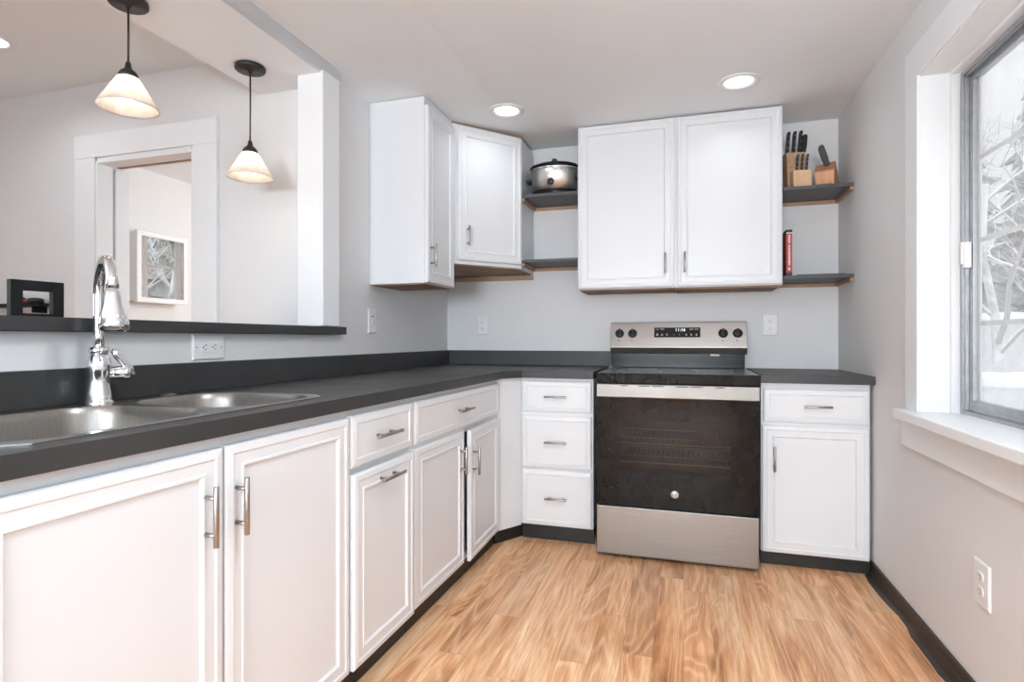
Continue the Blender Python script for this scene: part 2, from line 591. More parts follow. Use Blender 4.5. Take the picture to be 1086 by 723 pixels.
def thing(name, label, cat, loc=(0, 0, 0), rz=0.0, group=None):
    o = bpy.data.objects.new(name, None)
    o.empty_display_size = 0.05
    o.location = loc
    o.rotation_euler = (0, 0, rz)
    COL.objects.link(o)
    return tag(o, label, cat, group)

def tag(o, label, cat, group=None):
    o['label'] = label
    o['category'] = cat
    if group:
        o['group'] = group
    return o

def struct(o, label=None, cat=None):
    o['kind'] = 'structure'
    if label:
        o['label'] = label
    if cat:
        o['category'] = cat
    return o

def copy_tree(o, parent=None):
    c = o.copy()
    COL.objects.link(c)
    if parent is not None:
        c.parent = parent
    for ch in [k for k in o.children]:
        copy_tree(ch, c)
    return c

def panel(w, h, prof, thick=0.0):
    """raised panel front, x 0..w, z 0..h, back at y=0, front toward -y; prof = (inset, height)"""
    mb = MB()
    bm2 = bmesh.new()
    loops = []
    for ins, t in prof:
        loops.append([bm2.verts.new(p) for p in ((ins, -t, ins), (w - ins, -t, ins), (w - ins, -t, h - ins), (ins, -t, h - ins))])
    bm2.faces.new(loops[0])
    for A, B in zip(loops, loops[1:]):
        for i in range(4):
            j = (i + 1) % 4
            bm2.faces.new((A[i], A[j], B[j], B[i]))
    bm2.faces.new(loops[-1])
    bmesh.ops.recalc_face_normals(bm2, faces=bm2.faces)
    mb.join(bm2)
    return mb

DOOR_P = [(0, 0), (0, 0.013), (0.004, 0.0175), (0.018, 0.0195), (0.0205, 0.0195), (0.024, 0.0165), (0.046, 0.0165),
          (0.048, 0.0190), (0.053, 0.0190), (0.058, 0.0115)]
DRAW_P = [(0, 0), (0, 0.012), (0.006, 0.0165), (0.023, 0.0190), (0.026, 0.0190), (0.0295, 0.0150)]

def pull_mb(length=0.128, span=0.078, vertical=True, stand=0.030, r=0.0058):
    """bar pull centred on the origin, mounted on y=0, toward -y"""
    mb = MB()
    ax = Vector((0, 0, 1)) if vertical else Vector((1, 0, 0))
    y = -stand
    hl = length / 2
    pts = [ax * (-hl), ax * (-hl + 0.001), ax * (hl - 0.001), ax * hl]
    mb.tube([Vector((0, y, 0)) + p for p in pts], [r * 0.85, r, r, r * 0.85], 14)
    for s in (-1, 1):
        p = ax * (s * span / 2)
        mb.tube([p + Vector((0, 0.001, 0)), p + Vector((0, y, 0))], r * 0.85, 12)
    return mb

def door(parent, x0, x1, z0, z1, handle=None, y=0.0, hl=0.128, name='door'):
    o = panel(x1 - x0, z1 - z0, DOOR_P).build(name, M['cabinet'], parent, (x0, y, z0))
    if handle:
        hx, hz, vert = handle
        pull_mb(hl, 0.078, vert).build('handle', M['nickel'], o, (hx - x0, -0.017, hz - z0))
    return o

def drawer(parent, x0, x1, z0, z1, handle=True, hl=0.128, hx=None):
    o = panel(x1 - x0, z1 - z0, DRAW_P).build('drawer', M['cabinet'], parent, (x0, 0, z0))
    if handle:
        pull_mb(hl, 0.078, False).build('handle', M['nickel'], o, ((x1 - x0) / 2 if hx is None else hx - x0, -0.0145, (z1 - z0) / 2))
    return o

def carcass(w, d, z0, z1, openings, t=0.018, ft=0.02):
    """cabinet box with a face frame pierced by openings (x0,x1,z0,z1); face at y=0"""
    mb = MB()
    mb.box((0, ft, z0), (t, d, z1))
    mb.box((w - t, ft, z0), (w, d, z1))
    mb.box((t, d - 0.006, z0), (w - t, d, z1))
    mb.box((t, ft, z0), (w - t, d - 0.006, z0 + t))
    mb.box((t, ft, z1 - t), (w - t, d - 0.006, z1))
    # face frame as a grid of cells minus the openings
    xs = sorted({0, w, *[o[0] for o in openings], *[o[1] for o in openings]})
    zs = sorted({z0, z1, *[o[2] for o in openings], *[o[3] for o in openings]})
    for xa, xb in zip(xs, xs[1:]):
        for za, zb in zip(zs, zs[1:]):
            cx, cz = (xa + xb) / 2, (za + zb) / 2
            if not any(o[0] < cx < o[1] and o[2] < cz < o[3] for o in openings):
                mb.box((xa, 0, za), (xb, ft, zb))
    bmesh.ops.remove_doubles(mb.bm, verts=mb.bm.verts, dist=1e-5)
    return mb

# ------------------------------------------------------------------ room shell
XL, XR, YB = -1.546, 0.832, 3.562
YR = -6.0            # wall behind the camera
YD = 2.235           # dining-side wall with the doorway
XD = -5.0
BEAMZ = 2.258
ZD = 2.452           # ceiling of the other room

struct(MB().box((XD - 0.14, YR - 0.14, -0.12), (XR + 0.14, 6.3, 0.0)).build('floor', M['floor']), 'warm oak-look plank floor', 'floor')

# kitchen ceiling, dipping a little toward the beam
cb = MB()
bm2 = bmesh.new()
prof = [(-1.62, 2.300), (-1.546, 2.300), (-1.20, 2.303), (-0.95, 2.318), (XR + 0.14, 2.324)]
lo = [(x, z) for x, z in prof]
vs = []
for y in (YR - 0.14, YB + 0.14):
    vs.append([bm2.verts.new((x, y, z)) for x, z in lo] + [bm2.verts.new((XR + 0.14, y, 2.5)), bm2.verts.new((-1.62, y, 2.5))])
k = len(vs[0])
bm2.faces.new(vs[0]); bm2.faces.new(vs[1])
for i in range(k):
    bm2.faces.new((vs[0][i], vs[0][(i + 1) % k], vs[1][(i + 1) % k], vs[1][i]))
bmesh.ops.recalc_face_normals(bm2, faces=bm2.faces)
cb.join(bm2)
struct(cb.build('ceiling', M['ceiling']), 'white drywall kitchen ceiling', 'ceiling')
struct(MB().box((XD - 0.14, YR - 0.14, ZD), (-1.90, YD, ZD + 0.12)).build('ceiling_dining', M['ceiling']), 'ceiling of the room beyond the bar', 'ceiling')

# dropped beam over the bar
bb = MB()
bm2 = bmesh.new()
sec = [(-1.940, BEAMZ), (-1.530, BEAMZ), (-1.515, BEAMZ + 0.004), (-1.503, BEAMZ + 0.014), (-1.497, BEAMZ + 0.030), (-1.490, 2.302), (-1.62, 2.46), (-1.940, 2.5)]
vs = []
for y in (YR, YD):
    vs.append([bm2.verts.new((x, y, z)) for x, z in sec])
k = len(sec)
bm2.faces.new(vs[0]); bm2.faces.new(vs[1])
for i in range(k):
    f = bm2.faces.new((vs[0][i], vs[0][(i + 1) % k], vs[1][(i + 1) % k], vs[1][i]))
    if 1 <= i <= 4:
        f.smooth = True
bmesh.ops.recalc_face_normals(bm2, faces=bm2.faces)
bb.join(bm2)
struct(bb.build('beam', M['beam']), 'dropped white drywall beam above the bar', 'beam')

# walls
struct(MB().box((XL - 0.12, YB, 0), (XR + 0.14, YB + 0.14, 2.48)).build('wall_back', M['wall']), 'light grey kitchen back wall', 'wall')
struct(MB().box((XL - 0.12, YD, 0), (XL, YB, 2.48)).build('wall_left', M['wall']), 'light grey left kitchen wall', 'wall')
struct(MB().box((XL - 0.12, -0.8, 0), (XL, YD, 1.105)).build('wall_half', M['wall']), 'half wall below the bar ledge', 'wall')
struct(MB().box((XL - 0.12, YR, 0), (XL, -0.8, 2.48)).build('wall_light_blocker', M['wall']), 'added unseen wall section shading the room beyond the bar', 'wall')  # unseen wall added to keep kitchen light off the other room
WY0, WY1, WZ0, WZ1 = 1.05, 2.40, 0.786, 2.056
wr = MB()
wr.box((XR, YR - 0.14, 0), (XR + 0.14, -2.45, 2.48))
wr.box((XR, -0.65, 0), (XR + 0.14, WY0, 2.48))
wr.box((XR, -2.45, 0), (XR + 0.14, -0.65, 0.80))  # unseen opening added behind the side fill lamp
wr.box((XR, -2.45, 2.10), (XR + 0.14, -0.65, 2.48))
wr.box((XR, WY1, 0), (XR + 0.14, YB, 2.48))
wr.box((XR, WY0, 0), (XR + 0.14, WY1, WZ0))
wr.box((XR, WY0, WZ1), (XR + 0.14, WY1, 2.48))
struct(wr.build('wall_right', M['wall']), 'light grey right wall with the window', 'wall')
# wall behind the camera with two openings added for the fill lamps
wq = MB()
wx = [(-1.25, 0.75), (-4.55, -2.65)]
wq.box((XD, YR - 0.14, 0), (XR, YR, 0.75))
wq.box((XD, YR - 0.14, 2.15), (XR, YR, 2.6))
for a, b in ((XD, -4.55), (-2.65, -1.25), (0.75, XR)):
    wq.box((a, YR - 0.14, 0.75), (b, YR, 2.15))
struct(wq.build('wall_rear', M['wall']), 'wall behind the kitchen', 'wall')
ws_ = MB()
ws_.box((XD - 0.14, YR - 0.14, 0), (XD, -1.5, 2.6))
ws_.box((XD - 0.14, 0.5, 0), (XD, YD, 2.6))
ws_.box((XD - 0.14, -1.5, 0), (XD, 0.5, 0.85))  # unseen opening added behind the fill lamp on this side
ws_.box((XD - 0.14, -1.5, 2.15), (XD, 0.5, 2.6))
struct(ws_.build('wall_dining_side', M['wall']), 'far side wall of the other room', 'wall')
# wall with the doorway
DX0, DX1, DZ = -2.99, -2.335, 2.03
wd = MB()
wd.box((XD, YD, 0), (DX0, YD + 0.14, 2.6))
wd.box((DX1, YD, 0), (XL - 0.12, YD + 0.14, 2.6))
wd.box((DX0, YD, DZ), (DX1, YD + 0.14, 2.6))
struct(wd.build('wall_dining_back', M['wall']), 'grey wall with the doorway', 'wall')

# small room beyond the doorway
BX0, BY1, BZ = -4.0, 6.1, 2.40
wb_ = MB()
wb_.box((BX0 - 0.12, YD + 0.14, 0), (BX0, BY1, 2.5))
wb_.box((BX0 - 0.12, BY1, 0), (-1.55, BY1 + 0.12, 2.5))
# right side wall of that room, with a window opening beyond the kitchen
wb_.box((-1.67, YB + 0.14, 0), (-1.55, 4.90, 2.5))
wb_.box((-1.67, 5.80, 0), (-1.55, BY1, 2.5))
wb_.box((-1.67, 4.90, 0), (-1.55, 5.80, 1.35))
wb_.box((-1.67, 4.90, 2.36), (-1.55, 5.80, 2.5))
struct(wb_.build('wall_bathroom', M['wall']), 'pale walls of the small room beyond the doorway', 'wall')
struct(MB().box((BX0 - 0.12, YD + 0.14, BZ), (-1.55, BY1, BZ + 0.1)).build('ceiling_bathroom', M['trim']), 'white ceiling beyond the doorway', 'ceiling')

# post at the end of the bar opening
pb = MB()
pb.box((-1.645, 2.122, 1.143), (-1.527, YD, BEAMZ), 0.002)
pb.box((-1.527, 2.118, 1.143), (-1.510, 2.243, 2.300), 0.003)
struct(pb.build('trim_1', M['trim']), 'white boxed post standing on the bar ledge', 'post')

# door casing
t = MB()
t.box((-3.135, YD - 0.022, 0), (DX0 + 0.0, YD, DZ + 0.018), 0.002)
t.box((DX1 - 0.0, YD - 0.022, 0), (-2.185, YD, DZ + 0.018), 0.002)
t.box((-3.135, YD - 0.024, DZ + 0.018), (-2.183, YD, 2.172), 0.002)
# jambs and stops
t.box((DX0, YD - 0.015, 0), (DX0 + 0.012, YD + 0.075, DZ), 0.001)
t.box((DX0 + 0.0, YD + 0.082, 0), (DX0 + 0.022, YD + 0.16, DZ - 0.02), 0.002)
t.box((DX1 - 0.012, YD - 0.015, 0), (DX1, YD + 0.15, DZ), 0.001)
t.box((DX0 + 0.012, YD - 0.015, DZ - 0.012), (DX1 - 0.012, YD + 0.075, DZ + 0.018), 0.001)
struct(t.build('trim_2', M['trim']), 'white casing around the doorway', 'door casing')
struct(MB().box((DX0 + 0.022, YD + 0.085, DZ - 0.010), (DX1 - 0.012, YD + 0.105, DZ - 0.001)).build('trim_3', M['raw_wood']), 'dark strip under the doorway head', 'trim')

# vinyl cove base on the right wall
def cove_strip(p0, p1, outward, h, foot, mat, name, thick=0.006):
    """p0->p1 along the wall face, outward = unit normal into the room"""
    mb = MB()
    bm3 = bmesh.new()
    sec = [(0, 0), (foot, 0), (foot, 0.003), (foot * 0.55, 0.008), (thick + 0.004, 0.022), (thick, 0.035), (thick, h - 0.002), (thick - 0.002, h), (0, h)]
    A, B = Vector((*p0, 0)), Vector((*p1, 0))
    nrm = Vector((*outward, 0))
    ln = (B - A).length
    steps = max(1, int(ln / 0.08))
    rings = []
    rnd = random.Random(3)
    for s in range(steps + 1):
        w = 1 + 0.18 * math.sin(s * 0.9) + rnd.uniform(-0.12, 0.12)
        c = A.lerp(B, s / steps)
        rings.append([bm3.verts.new(c + nrm * (o * (w if o > thick + 0.003 else 1)) + Vector((0, 0, z))) for o, z in sec])
    for P, Q in zip(rings, rings[1:]):
        for i in range(len(sec)):
            j = (i + 1) % len(sec)
            bm3.faces.new((P[i], P[j], Q[j], Q[i]))
    bm3.faces.new(rings[0]); bm3.faces.new(rings[-1])
    bmesh.ops.recalc_face_normals(bm3, faces=bm3.faces)
    mb.join(bm3)
    return mb
struct(cove_strip((XR, 2.955), (XR, YR), (-1, 0), 0.066, 0.036, M['cove_brown'], 'x', 0.010).build('baseboard_right', M['cove_brown']), 'dark vinyl cove base along the right wall', 'baseboard')

# ------------------------------------------------------------------ kitchen window (right wall)
w1 = MB()
# casing: left, head, right
w1.box((XR - 0.020, 2.388, 0.822), (XR, 2.502, 2.044), 0.002)
w1.box((XR - 0.021, WY0 - 0.114, 2.044), (XR, 2.502, 2.160), 0.002)
w1.box((XR - 0.020, WY0 - 0.114, 0.822), (XR, WY0, 2.044), 0.002)
# jamb lining
w1.box((XR - 0.012, 2.384, 0.822), (0.912, 2.398, 2.044), 0.001)
w1.box((XR - 0.012, WY0 + 0.001, 0.822), (0.912, WY0 + 0.014, 2.044), 0.001)
w1.box((XR - 0.012, WY0 + 0.014, 2.038), (0.912, 2.384, 2.052), 0.001)
# second step of the lining
w1.box((0.912, 2.372, 0.822), (0.938, 2.398, 2.052), 0.001)
w1.box((0.912, WY0 + 0.001, 0.822), (0.938, WY0 + 0.028, 2.052), 0.001)
w1.box((0.912, WY0 + 0.028, 2.026), (0.938, 2.372, 2.052), 0.001)
win = struct(w1.build('window_1', M['trim']), 'white cased aluminium slider window on the right wall', 'window')
MB().box((0.762, WY0 - 0.135, 0.787), (0.940, 2.4755, 0.822), 0.004).build('window_sill', M['trim'], win)
MB().box((XR - 0.020, WY0 - 0.12, 0.676), (XR, 2.538, 0.786), 0.002).build('apron', M['trim'], win)
fr = MB()
fy0, fy1, fz0, fz1 = WY0 + 0.028, 2.371, 0.823, 2.025
for a, b in (((0.939, fy1 - 0.008, fz0), (0.972, fy1, fz1)), ((0.939, fy0, fz0), (0.972, fy0 + 0.008, fz1)),
             ((0.939, fy0 + 0.008, fz0), (0.972, fy1 - 0.008, fz0 + 0.012)), ((0.939, fy0 + 0.008, fz1 - 0.012), (0.972, fy1 - 0.008, fz1)),
             ((0.947, fy0 + 0.008, fz1 - 0.020), (0.951, fy1 - 0.008, fz1 - 0.012)), ((0.957, fy0 + 0.008, fz1 - 0.020), (0.961, fy1 - 0.008, fz1 - 0.012)),
             ((0.947, fy1 - 0.014, fz0 + 0.012), (0.951, fy1 - 0.008, fz1 - 0.02)), ((0.957, fy0 + 0.008, fz0 + 0.012), (0.961, fy1 - 0.008, fz0 + 0.018)),
             ((0.939, fy1 - 0.014, fz0 + 0.012), (0.943, fy1 - 0.008, fz1 - 0.012))):
    fr.box(a, b, 0.0008, 1)
fr.build('window_frame', M['alu'], win)
ys0, ys1 = 1.70, fy1 - 0.012     # visible sash
sa = MB()
sz0, sz1 = fz0 + 0.018, fz1 - 0.016
sa.box((0.962, ys1 - 0.022, sz0), (0.984, ys1, sz1), 0.001)
sa.box((0.962, ys0, sz0), (0.984, ys0 + 0.03, sz1), 0.001)
sa.box((0.962, ys0 + 0.03, sz0), (0.984, ys1 - 0.022, sz0 + 0.030), 0.001)
sa.box((0.962, ys0 + 0.03, sz1 - 0.022), (0.984, ys1 - 0.022, sz1), 0.001)
sash = sa.build('sash', M['alu'], win)
MB().box((0.972, ys0 + 0.02, sz0 + 0.02), (0.975, ys1 - 0.015, sz1 - 0.015)).build('pane', M['glass'], sash)
gr = MB()
gr.box((0.9765, ys1 - 0.036, sz0 + 0.030), (0.9825, ys1 - 0.020, sz1 - 0.02), 0.001)
for z in (1.140, 1.426, 1.712):
    gr.box((0.977, ys0 + 0.03, z - 0.008), (0.982, ys1 - 0.036, z + 0.008), 0.001)
gr.build('muntin_grid', M['vinyl'], sash)
la = MB()
la.box((0.938, ys1 - 0.0185, 1.335), (0.960, ys1 - 0.004, 1.425), 0.002)
la.box((0.930, ys1 - 0.017, 1.348), (0.938, ys1 - 0.006, 1.425), 0.002)
la.build('latch', M['vinyl'], win)
sa2 = MB()
sa2.box((0.940, fy0 + 0.01, sz0), (0.958, fy0 + 0.032, sz1), 0.001)
sa2.box((0.940, 1.70, sz0), (0.958, 1.73, sz1), 0.001)
sa2.box((0.940, fy0 + 0.032, sz0), (0.958, 1.70, sz0 + 0.03), 0.001)
sa2.box((0.940, fy0 + 0.032, sz1 - 0.022), (0.958, 1.70, sz1), 0.001)
s2 = sa2.build('sash', M['alu'], win)
MB().box((0.948, fy0 + 0.02, sz0 + 0.02), (0.951, 1.715, sz1 - 0.015)).build('pane', M['glass'], s2)

# window of the small room (seen in the cabinet mirror)
w2 = MB()
w2.box((-1.69, 4.84, 1.29), (-1.67, 4.90, 2.395), 0.002)
w2.box((-1.69, 5.80, 1.29), (-1.67, 5.86, 2.395), 0.002)
w2.box((-1.69, 4.90, 1.29), (-1.67, 5.80, 1.35), 0.002)
w2.box((-1.69, 4.90, 2.36), (-1.67, 5.80, 2.395), 0.002)
w2.box((-1.665, 5.12, 1.35), (-1.63, 5.16, 2.36), 0.002)
w2.box((-1.665, 5.55, 1.35), (-1.63, 5.63, 2.36), 0.002)
w2.box((-1.660, 5.16, 1.955), (-1.635, 5.55, 1.985), 0.002)
w2o = struct(w2.build('window_2', M['trim']), 'white sash window of the small room', 'window')
MB().box((-1.645, 4.90, 1.35), (-1.642, 5.80, 2.36)).build('pane', M['glass'], w2o)

# ------------------------------------------------------------------ left run geometry
TH = 0.0231
C0 = Vector((-0.9732, 0, 0))
EV = Vector((math.sin(TH), math.cos(TH), 0))
NV = Vector((math.cos(TH), -math.sin(TH), 0))
RZ = PI / 2 - TH
FACE = -0.031
def runp(s, off=FACE, z=0.0):
    p = C0 + EV * s + NV * off
    return (p.x, p.y, z)

ZB, ZT = 0.088, 0.876     # cabinet box bottom / top

def toe(parent, x0, x1, y=0.022, h=ZB):
    return MB().box((x0, y, 0.0), (x1, y + 0.012, h)).build('toe_kick', M['cove'], parent)

# sink base cabinet
c = thing('base_cabinet', 'white sink base cabinet with two tall panel doors and upright bar pulls', 'cabinet', runp(0.52), RZ)
W = 0.952
carcass(W, 0.50, ZB, 0.70, [(0.04, 0.465, ZB + 0.03, 0.69), (0.495, W - 0.03, ZB + 0.03, 0.69)]).build('body', M['cabinet'], c)
MB().box((0, 0, 0.70), (W, 0.02, ZT)).build('top_rail', M['cabinet'], c)
toe(c, 0, W)
door(c, 0.010, 0.477, 0.088, 0.849, (0.477 - 0.049, 0.713, True))
door(c, 0.483, 0.948, 0.086, 0.851, (0.483 + 0.030, 0.713, True))

# narrow pull-out cabinet
c = thing('base_cabinet', 'narrow white base cabinet beside the sink doors, its drawer above a pull-out front', 'cabinet', runp(1.474), RZ)
W = 0.398
carcass(W, 0.50, ZB, ZT, [(0.03, W - 0.03, 0.71, 0.83), (0.03, W - 0.03, ZB + 0.03, 0.66)]).build('body', M['cabinet'], c)
toe(c, 0, W)
drawer(c, 0.004, 0.388, 0.694, 0.855, True, 0.150, 0.19)
d = door(c, 0.000, 0.376, 0.090, 0.677, (0.188, 0.636, False), -0.012, 0.140, 'pull_out_front')

# corner-side cabinet with the door ajar
c = thing('base_cabinet', 'wide white base cabinet with one long drawer, its far door slightly ajar', 'cabinet', runp(1.874), RZ)
W = 0.936
carcass(W, 0.50, ZB, ZT, [(0.03, W - 0.03, 0.72, 0.83), (0.03, W - 0.03, ZB + 0.025, 0.665)]).build('body', M['cabinet'], c)
toe(c, 0, W)
drawer(c, 0.006, 0.922, 0.694, 0.855, True, 0.150, 0.445)
door(c, 0.006, 0.464, 0.088, 0.677, (0.464 - 0.048, 0.555, True), 0.0, 0.120)
dw = 0.430
dj = panel(dw, 0.589, DOOR_P)
bmesh.ops.translate(dj.bm, verts=dj.bm.verts, vec=(-dw, 0, 0))
do = dj.build('door', M['cabinet'], c, (0.926, 0.0, 0.085), (0, 0, R(2.2)))
pull_mb(0.128, 0.078, True).build('handle', M['nickel'], do, (-dw + 0.035, -0.017, 0.448))

# angled filler in the corner
fp0 = Vector(runp(2.812, FACE)); fp1 = Vector((-0.846, 2.957, 0))
fo = MB()
dv = (fp1 - fp0); dv.z = 0
nn = Vector((-dv.y, dv.x, 0)).normalized()
pts = [fp0, fp1, fp1 + nn * 0.018, fp0 + nn * 0.018]
fo.prism([(p.x, p.y) for p in pts], ZB - 0.015, ZT)
cf = tag(fo.build('filler_panel', M['cabinet']), 'plain white angled filler panel in the corner between base cabinets', 'panel')
tk = MB()
du = dv.normalized() * 0.03
tp = [fp0 + nn * 0.022, fp1 + nn * 0.022 + du, fp1 + nn * 0.034 + du, fp0 + nn * 0.034]
tk.prism([(p.x, p.y) for p in tp], 0.0, ZB - 0.016)
tk.build('toe_kick', M['cove'], cf)

# three-drawer base on the back wall
c = thing('drawer_cabinet', 'white three-drawer base cabinet left of the range', 'cabinet', (-0.845, 2.957, 0))
W = 0.392
carcass(W, 0.58, ZB - 0.004, ZT, [(0.03, W - 0.03, 0.71, 0.84), (0.03, W - 0.03, 0.41, 0.66), (0.03, W - 0.03, 0.115, 0.37)]).build('body', M['cabinet'], c)
toe(c, 0, W, 0.020, ZB - 0.004)
drawer(c, 0.005, 0.384, 0.695, 0.860, True, 0.118)
drawer(c, 0.005, 0.384, 0.394, 0.675, True, 0.118)
drawer(c, 0.006, 0.386, 0.086, 0.384, True, 0.118)

# right base cabinet
c = thing('base_cabinet', 'white base cabinet right of the range, one drawer over one door', 'cabinet', (0.358, 2.957, 0))
W = 0.462
carcass(W, 0.58, 0.064, ZT, [(0.03, W - 0.03, 0.70, 0.83), (0.03, W - 0.03, 0.10, 0.655)]).build('body', M['cabinet'], c)
toe(c, 0, W + 0.010, 0.010, 0.064)
drawer(c, 0.010, 0.458, 0.689, 0.848, True, 0.118, 0.242)
door(c, 0.004, 0.457, 0.066, 0.673, (0.056, 0.516, True), 0.0, 0.120)

# ------------------------------------------------------------------ countertops
def slab_with_hole(outer, holes, z0, z1):
    mb = MB()
    bm3 = bmesh.new()
    es = []
    for loop in [outer] + holes:
        vs = [bm3.verts.new((p[0], p[1], z1)) for p in loop]
        es += [bm3.edges.new((vs[i], vs[(i + 1) % len(vs)])) for i in range(len(vs))]
    bmesh.ops.triangle_fill(bm3, use_beauty=True, use_dissolve=False, edges=es)
    top = bm3.faces[:]
    r = bmesh.ops.extrude_face_region(bm3, geom=top)
    nv = [g for g in r['geom'] if isinstance(g, bmesh.types.BMVert)]
    bmesh.ops.translate(bm3, verts=nv, vec=(0, 0, z0 - z1))
    bmesh.ops.recalc_face_normals(bm3, faces=bm3.faces)
    mb.join(bm3)
    return mb

CT0, CT1 = 0.8765, 0.915
BST = 1.009
# sink cut-out (in plan)
SX0, SX1, SY0, SY1 = -1.455, -1.008, 0.590, 1.462
def chamfer_rect(x0, x1, y0, y1, c):
    return [(x0 + c, y0), (x1 - c, y0), (x1, y0 + c), (x1, y1 - c), (x1 - c, y1), (x0 + c, y1), (x0, y1 - c), (x0, y0 + c)]
hole = chamfer_rect(SX0 + 0.012, SX1 - 0.012, SY0 + 0.012, SY1 - 0.012, 0.05)
a = runp(0.42, 0); bpt = runp(2.822, 0)
outer = [(XL + 0.001, 0.42), (a[0], a[1]), (bpt[0], bpt[1]), (-0.832, 2.917), (-0.4485, 2.917), (-0.4485, YB - 0.001), (XL + 0.001, YB - 0.001)]
ctop = tag(slab_with_hole(outer, [hole], CT0, CT1).build('countertop', M['counter']), 'long charcoal countertop running under the bar and around the corner', 'countertop')
MB().box((XL + 0.001, 0.42, CT1), (XL + 0.021, YB - 0.001, BST), 0.002).build('backsplash', M['counter'], ctop)
MB().box((XL + 0.021, YB - 0.021, CT1), (-0.4235, YB - 0.001, BST), 0.002).build('backsplash', M['counter'], ctop)
rc = tag(MB().box((0.352, 2.917, CT0), (XR - 0.001, YB - 0.001, CT1), 0.002).build('countertop', M['counter']), 'short charcoal countertop between the range and the right wall', 'countertop')

# bar ledge
tag(MB().prism([(-1.90, -0.8), (-1.505, -0.8), (-1.505, 2.292), (XL + 0.001, 2.292), (XL + 0.001, YD - 0.001), (-1.90, YD - 0.001)], 1.1065, 1.1415, 0.0015).build('bar_ledge', M['counter']), 'long charcoal bar ledge on top of the half wall behind the sink', 'ledge')

# ------------------------------------------------------------------ sink
def rrect(x0, x1, y0, y1, r, n=7):
    out = []
    for cx, cy, a0 in ((x1 - r, y1 - r, 0), (x0 + r, y1 - r, 90), (x0 + r, y0 + r, 180), (x1 - r, y0 + r, 270)):
        for i in range(n + 1):
            t_ = R(a0 + 90 * i / n)
            out.append((cx + r * math.cos(t_), cy + r * math.sin(t_)))
    return out
sk = thing('sink', 'stainless steel double-bowl sink set in the long charcoal countertop', 'sink', (0, 0, 0))
ZS = CT1 + 0.0035
b1 = (-1.435, -1.030, 0.612, 1.075, 0.10)
b2 = (-1.425, -1.030, 1.112, 1.436, 0.10)
rim = MB()
bm3 = bmesh.new()
es = []
for loop in [chamfer_rect(SX0, SX1, SY0, SY1, 0.055), rrect(*b1), rrect(*b2)]:
    vs = [bm3.verts.new((p[0], p[1], ZS)) for p in loop]
    es += [bm3.edges.new((vs[i], vs[(i + 1) % len(vs)])) for i in range(len(vs))]
bmesh.ops.triangle_fill(bm3, use_beauty=True, use_dissolve=False, edges=es)
r_ = bmesh.ops.extrude_face_region(bm3, geom=bm3.faces[:])
bmesh.ops.translate(bm3, verts=[g for g in r_['geom'] if isinstance(g, bmesh.types.BMVert)], vec=(0, 0, -0.0028))
bmesh.ops.recalc_face_normals(bm3, faces=bm3.faces)
rim.join(bm3)
rim.build('rim', M['rim_steel'], sk)
def bowl(b, depth):
    mb = MB()
    bm3 = bmesh.new()
    x0, x1, y0, y1, r = b
    rings = []
    steps = [(0, 0), (0.003, 0.004), (0.008, 0.02), (0.014, depth * 0.6), (0.020, depth - 0.035), (0.030, depth - 0.012), (0.050, depth), (0.12, depth + 0.004)]
    for ins, dz in steps:
        rr = max(0.02, r - ins * 0.6)
        rings.append([bm3.verts.new((p[0], p[1], ZS - dz)) for p in rrect(x0 + ins, x1 - ins, y0 + ins, y1 - ins, rr)])
    k = len(rings[0])
    for A, B in zip(rings, rings[1:]):
        for i in range(k):
            j = (i + 1) % k
            bm3.faces.new((A[i], A[j], B[j], B[i])).smooth = True
    bm3.faces.new(rings[-1]).smooth = True
    # outer skin so the bowl has thickness
    bmesh.ops.recalc_face_normals(bm3, faces=bm3.faces)
    mb.join(bm3)
    return mb
for b_, dp in ((b1, 0.19), (b2, 0.15)):
    bo = bowl(b_, dp).build('bowl', M['sink_steel'], sk)
    cx, cy = (b_[0] + b_[1]) / 2, (b_[2] + b_[3]) / 2
    MB().lathe([(0.0, 0.001), (0.028, 0.001), (0.036, 0.004), (0.042, 0.003), (0.043, 0.0)], 24).build('drain', M['chrome'], bo, (cx, cy, ZS - dp - 0.003))

# hole cover on the counter
tag(MB().lathe([(0, 0.007), (0.012, 0.0068), (0.020, 0.005), (0.024, 0.0)], 24).build('hole_cover', M['nickel'], None, (-1.488, 1.325, CT1)), 'small round metal hole cover behind the small sink bowl', 'hole cover')

# ------------------------------------------------------------------ faucet
fa = thing('faucet', 'tall chrome gooseneck kitchen faucet behind the sink', 'faucet', (-1.474, 1.103, CT1 + 0.0004))
MB().lathe([(0, 0), (0.034, 0), (0.035, 0.004), (0.033, 0.008), (0.0305, 0.012), (0.029, 0.03), (0.0255, 0.05), (0.0245, 0.065), (0.027, 0.085), (0.0285, 0.10), (0.027, 0.115), (0.021, 0.128), (0.016, 0.134), (0, 0.134)], 32).build('body', M['chrome'], fa)
MB().lathe([(0.012, 0.131), (0.020, 0.132), (0.0235, 0.138), (0.0235, 0.143), (0.020, 0.149), (0.012, 0.151)], 32).build('collar', M['chrome'], fa)
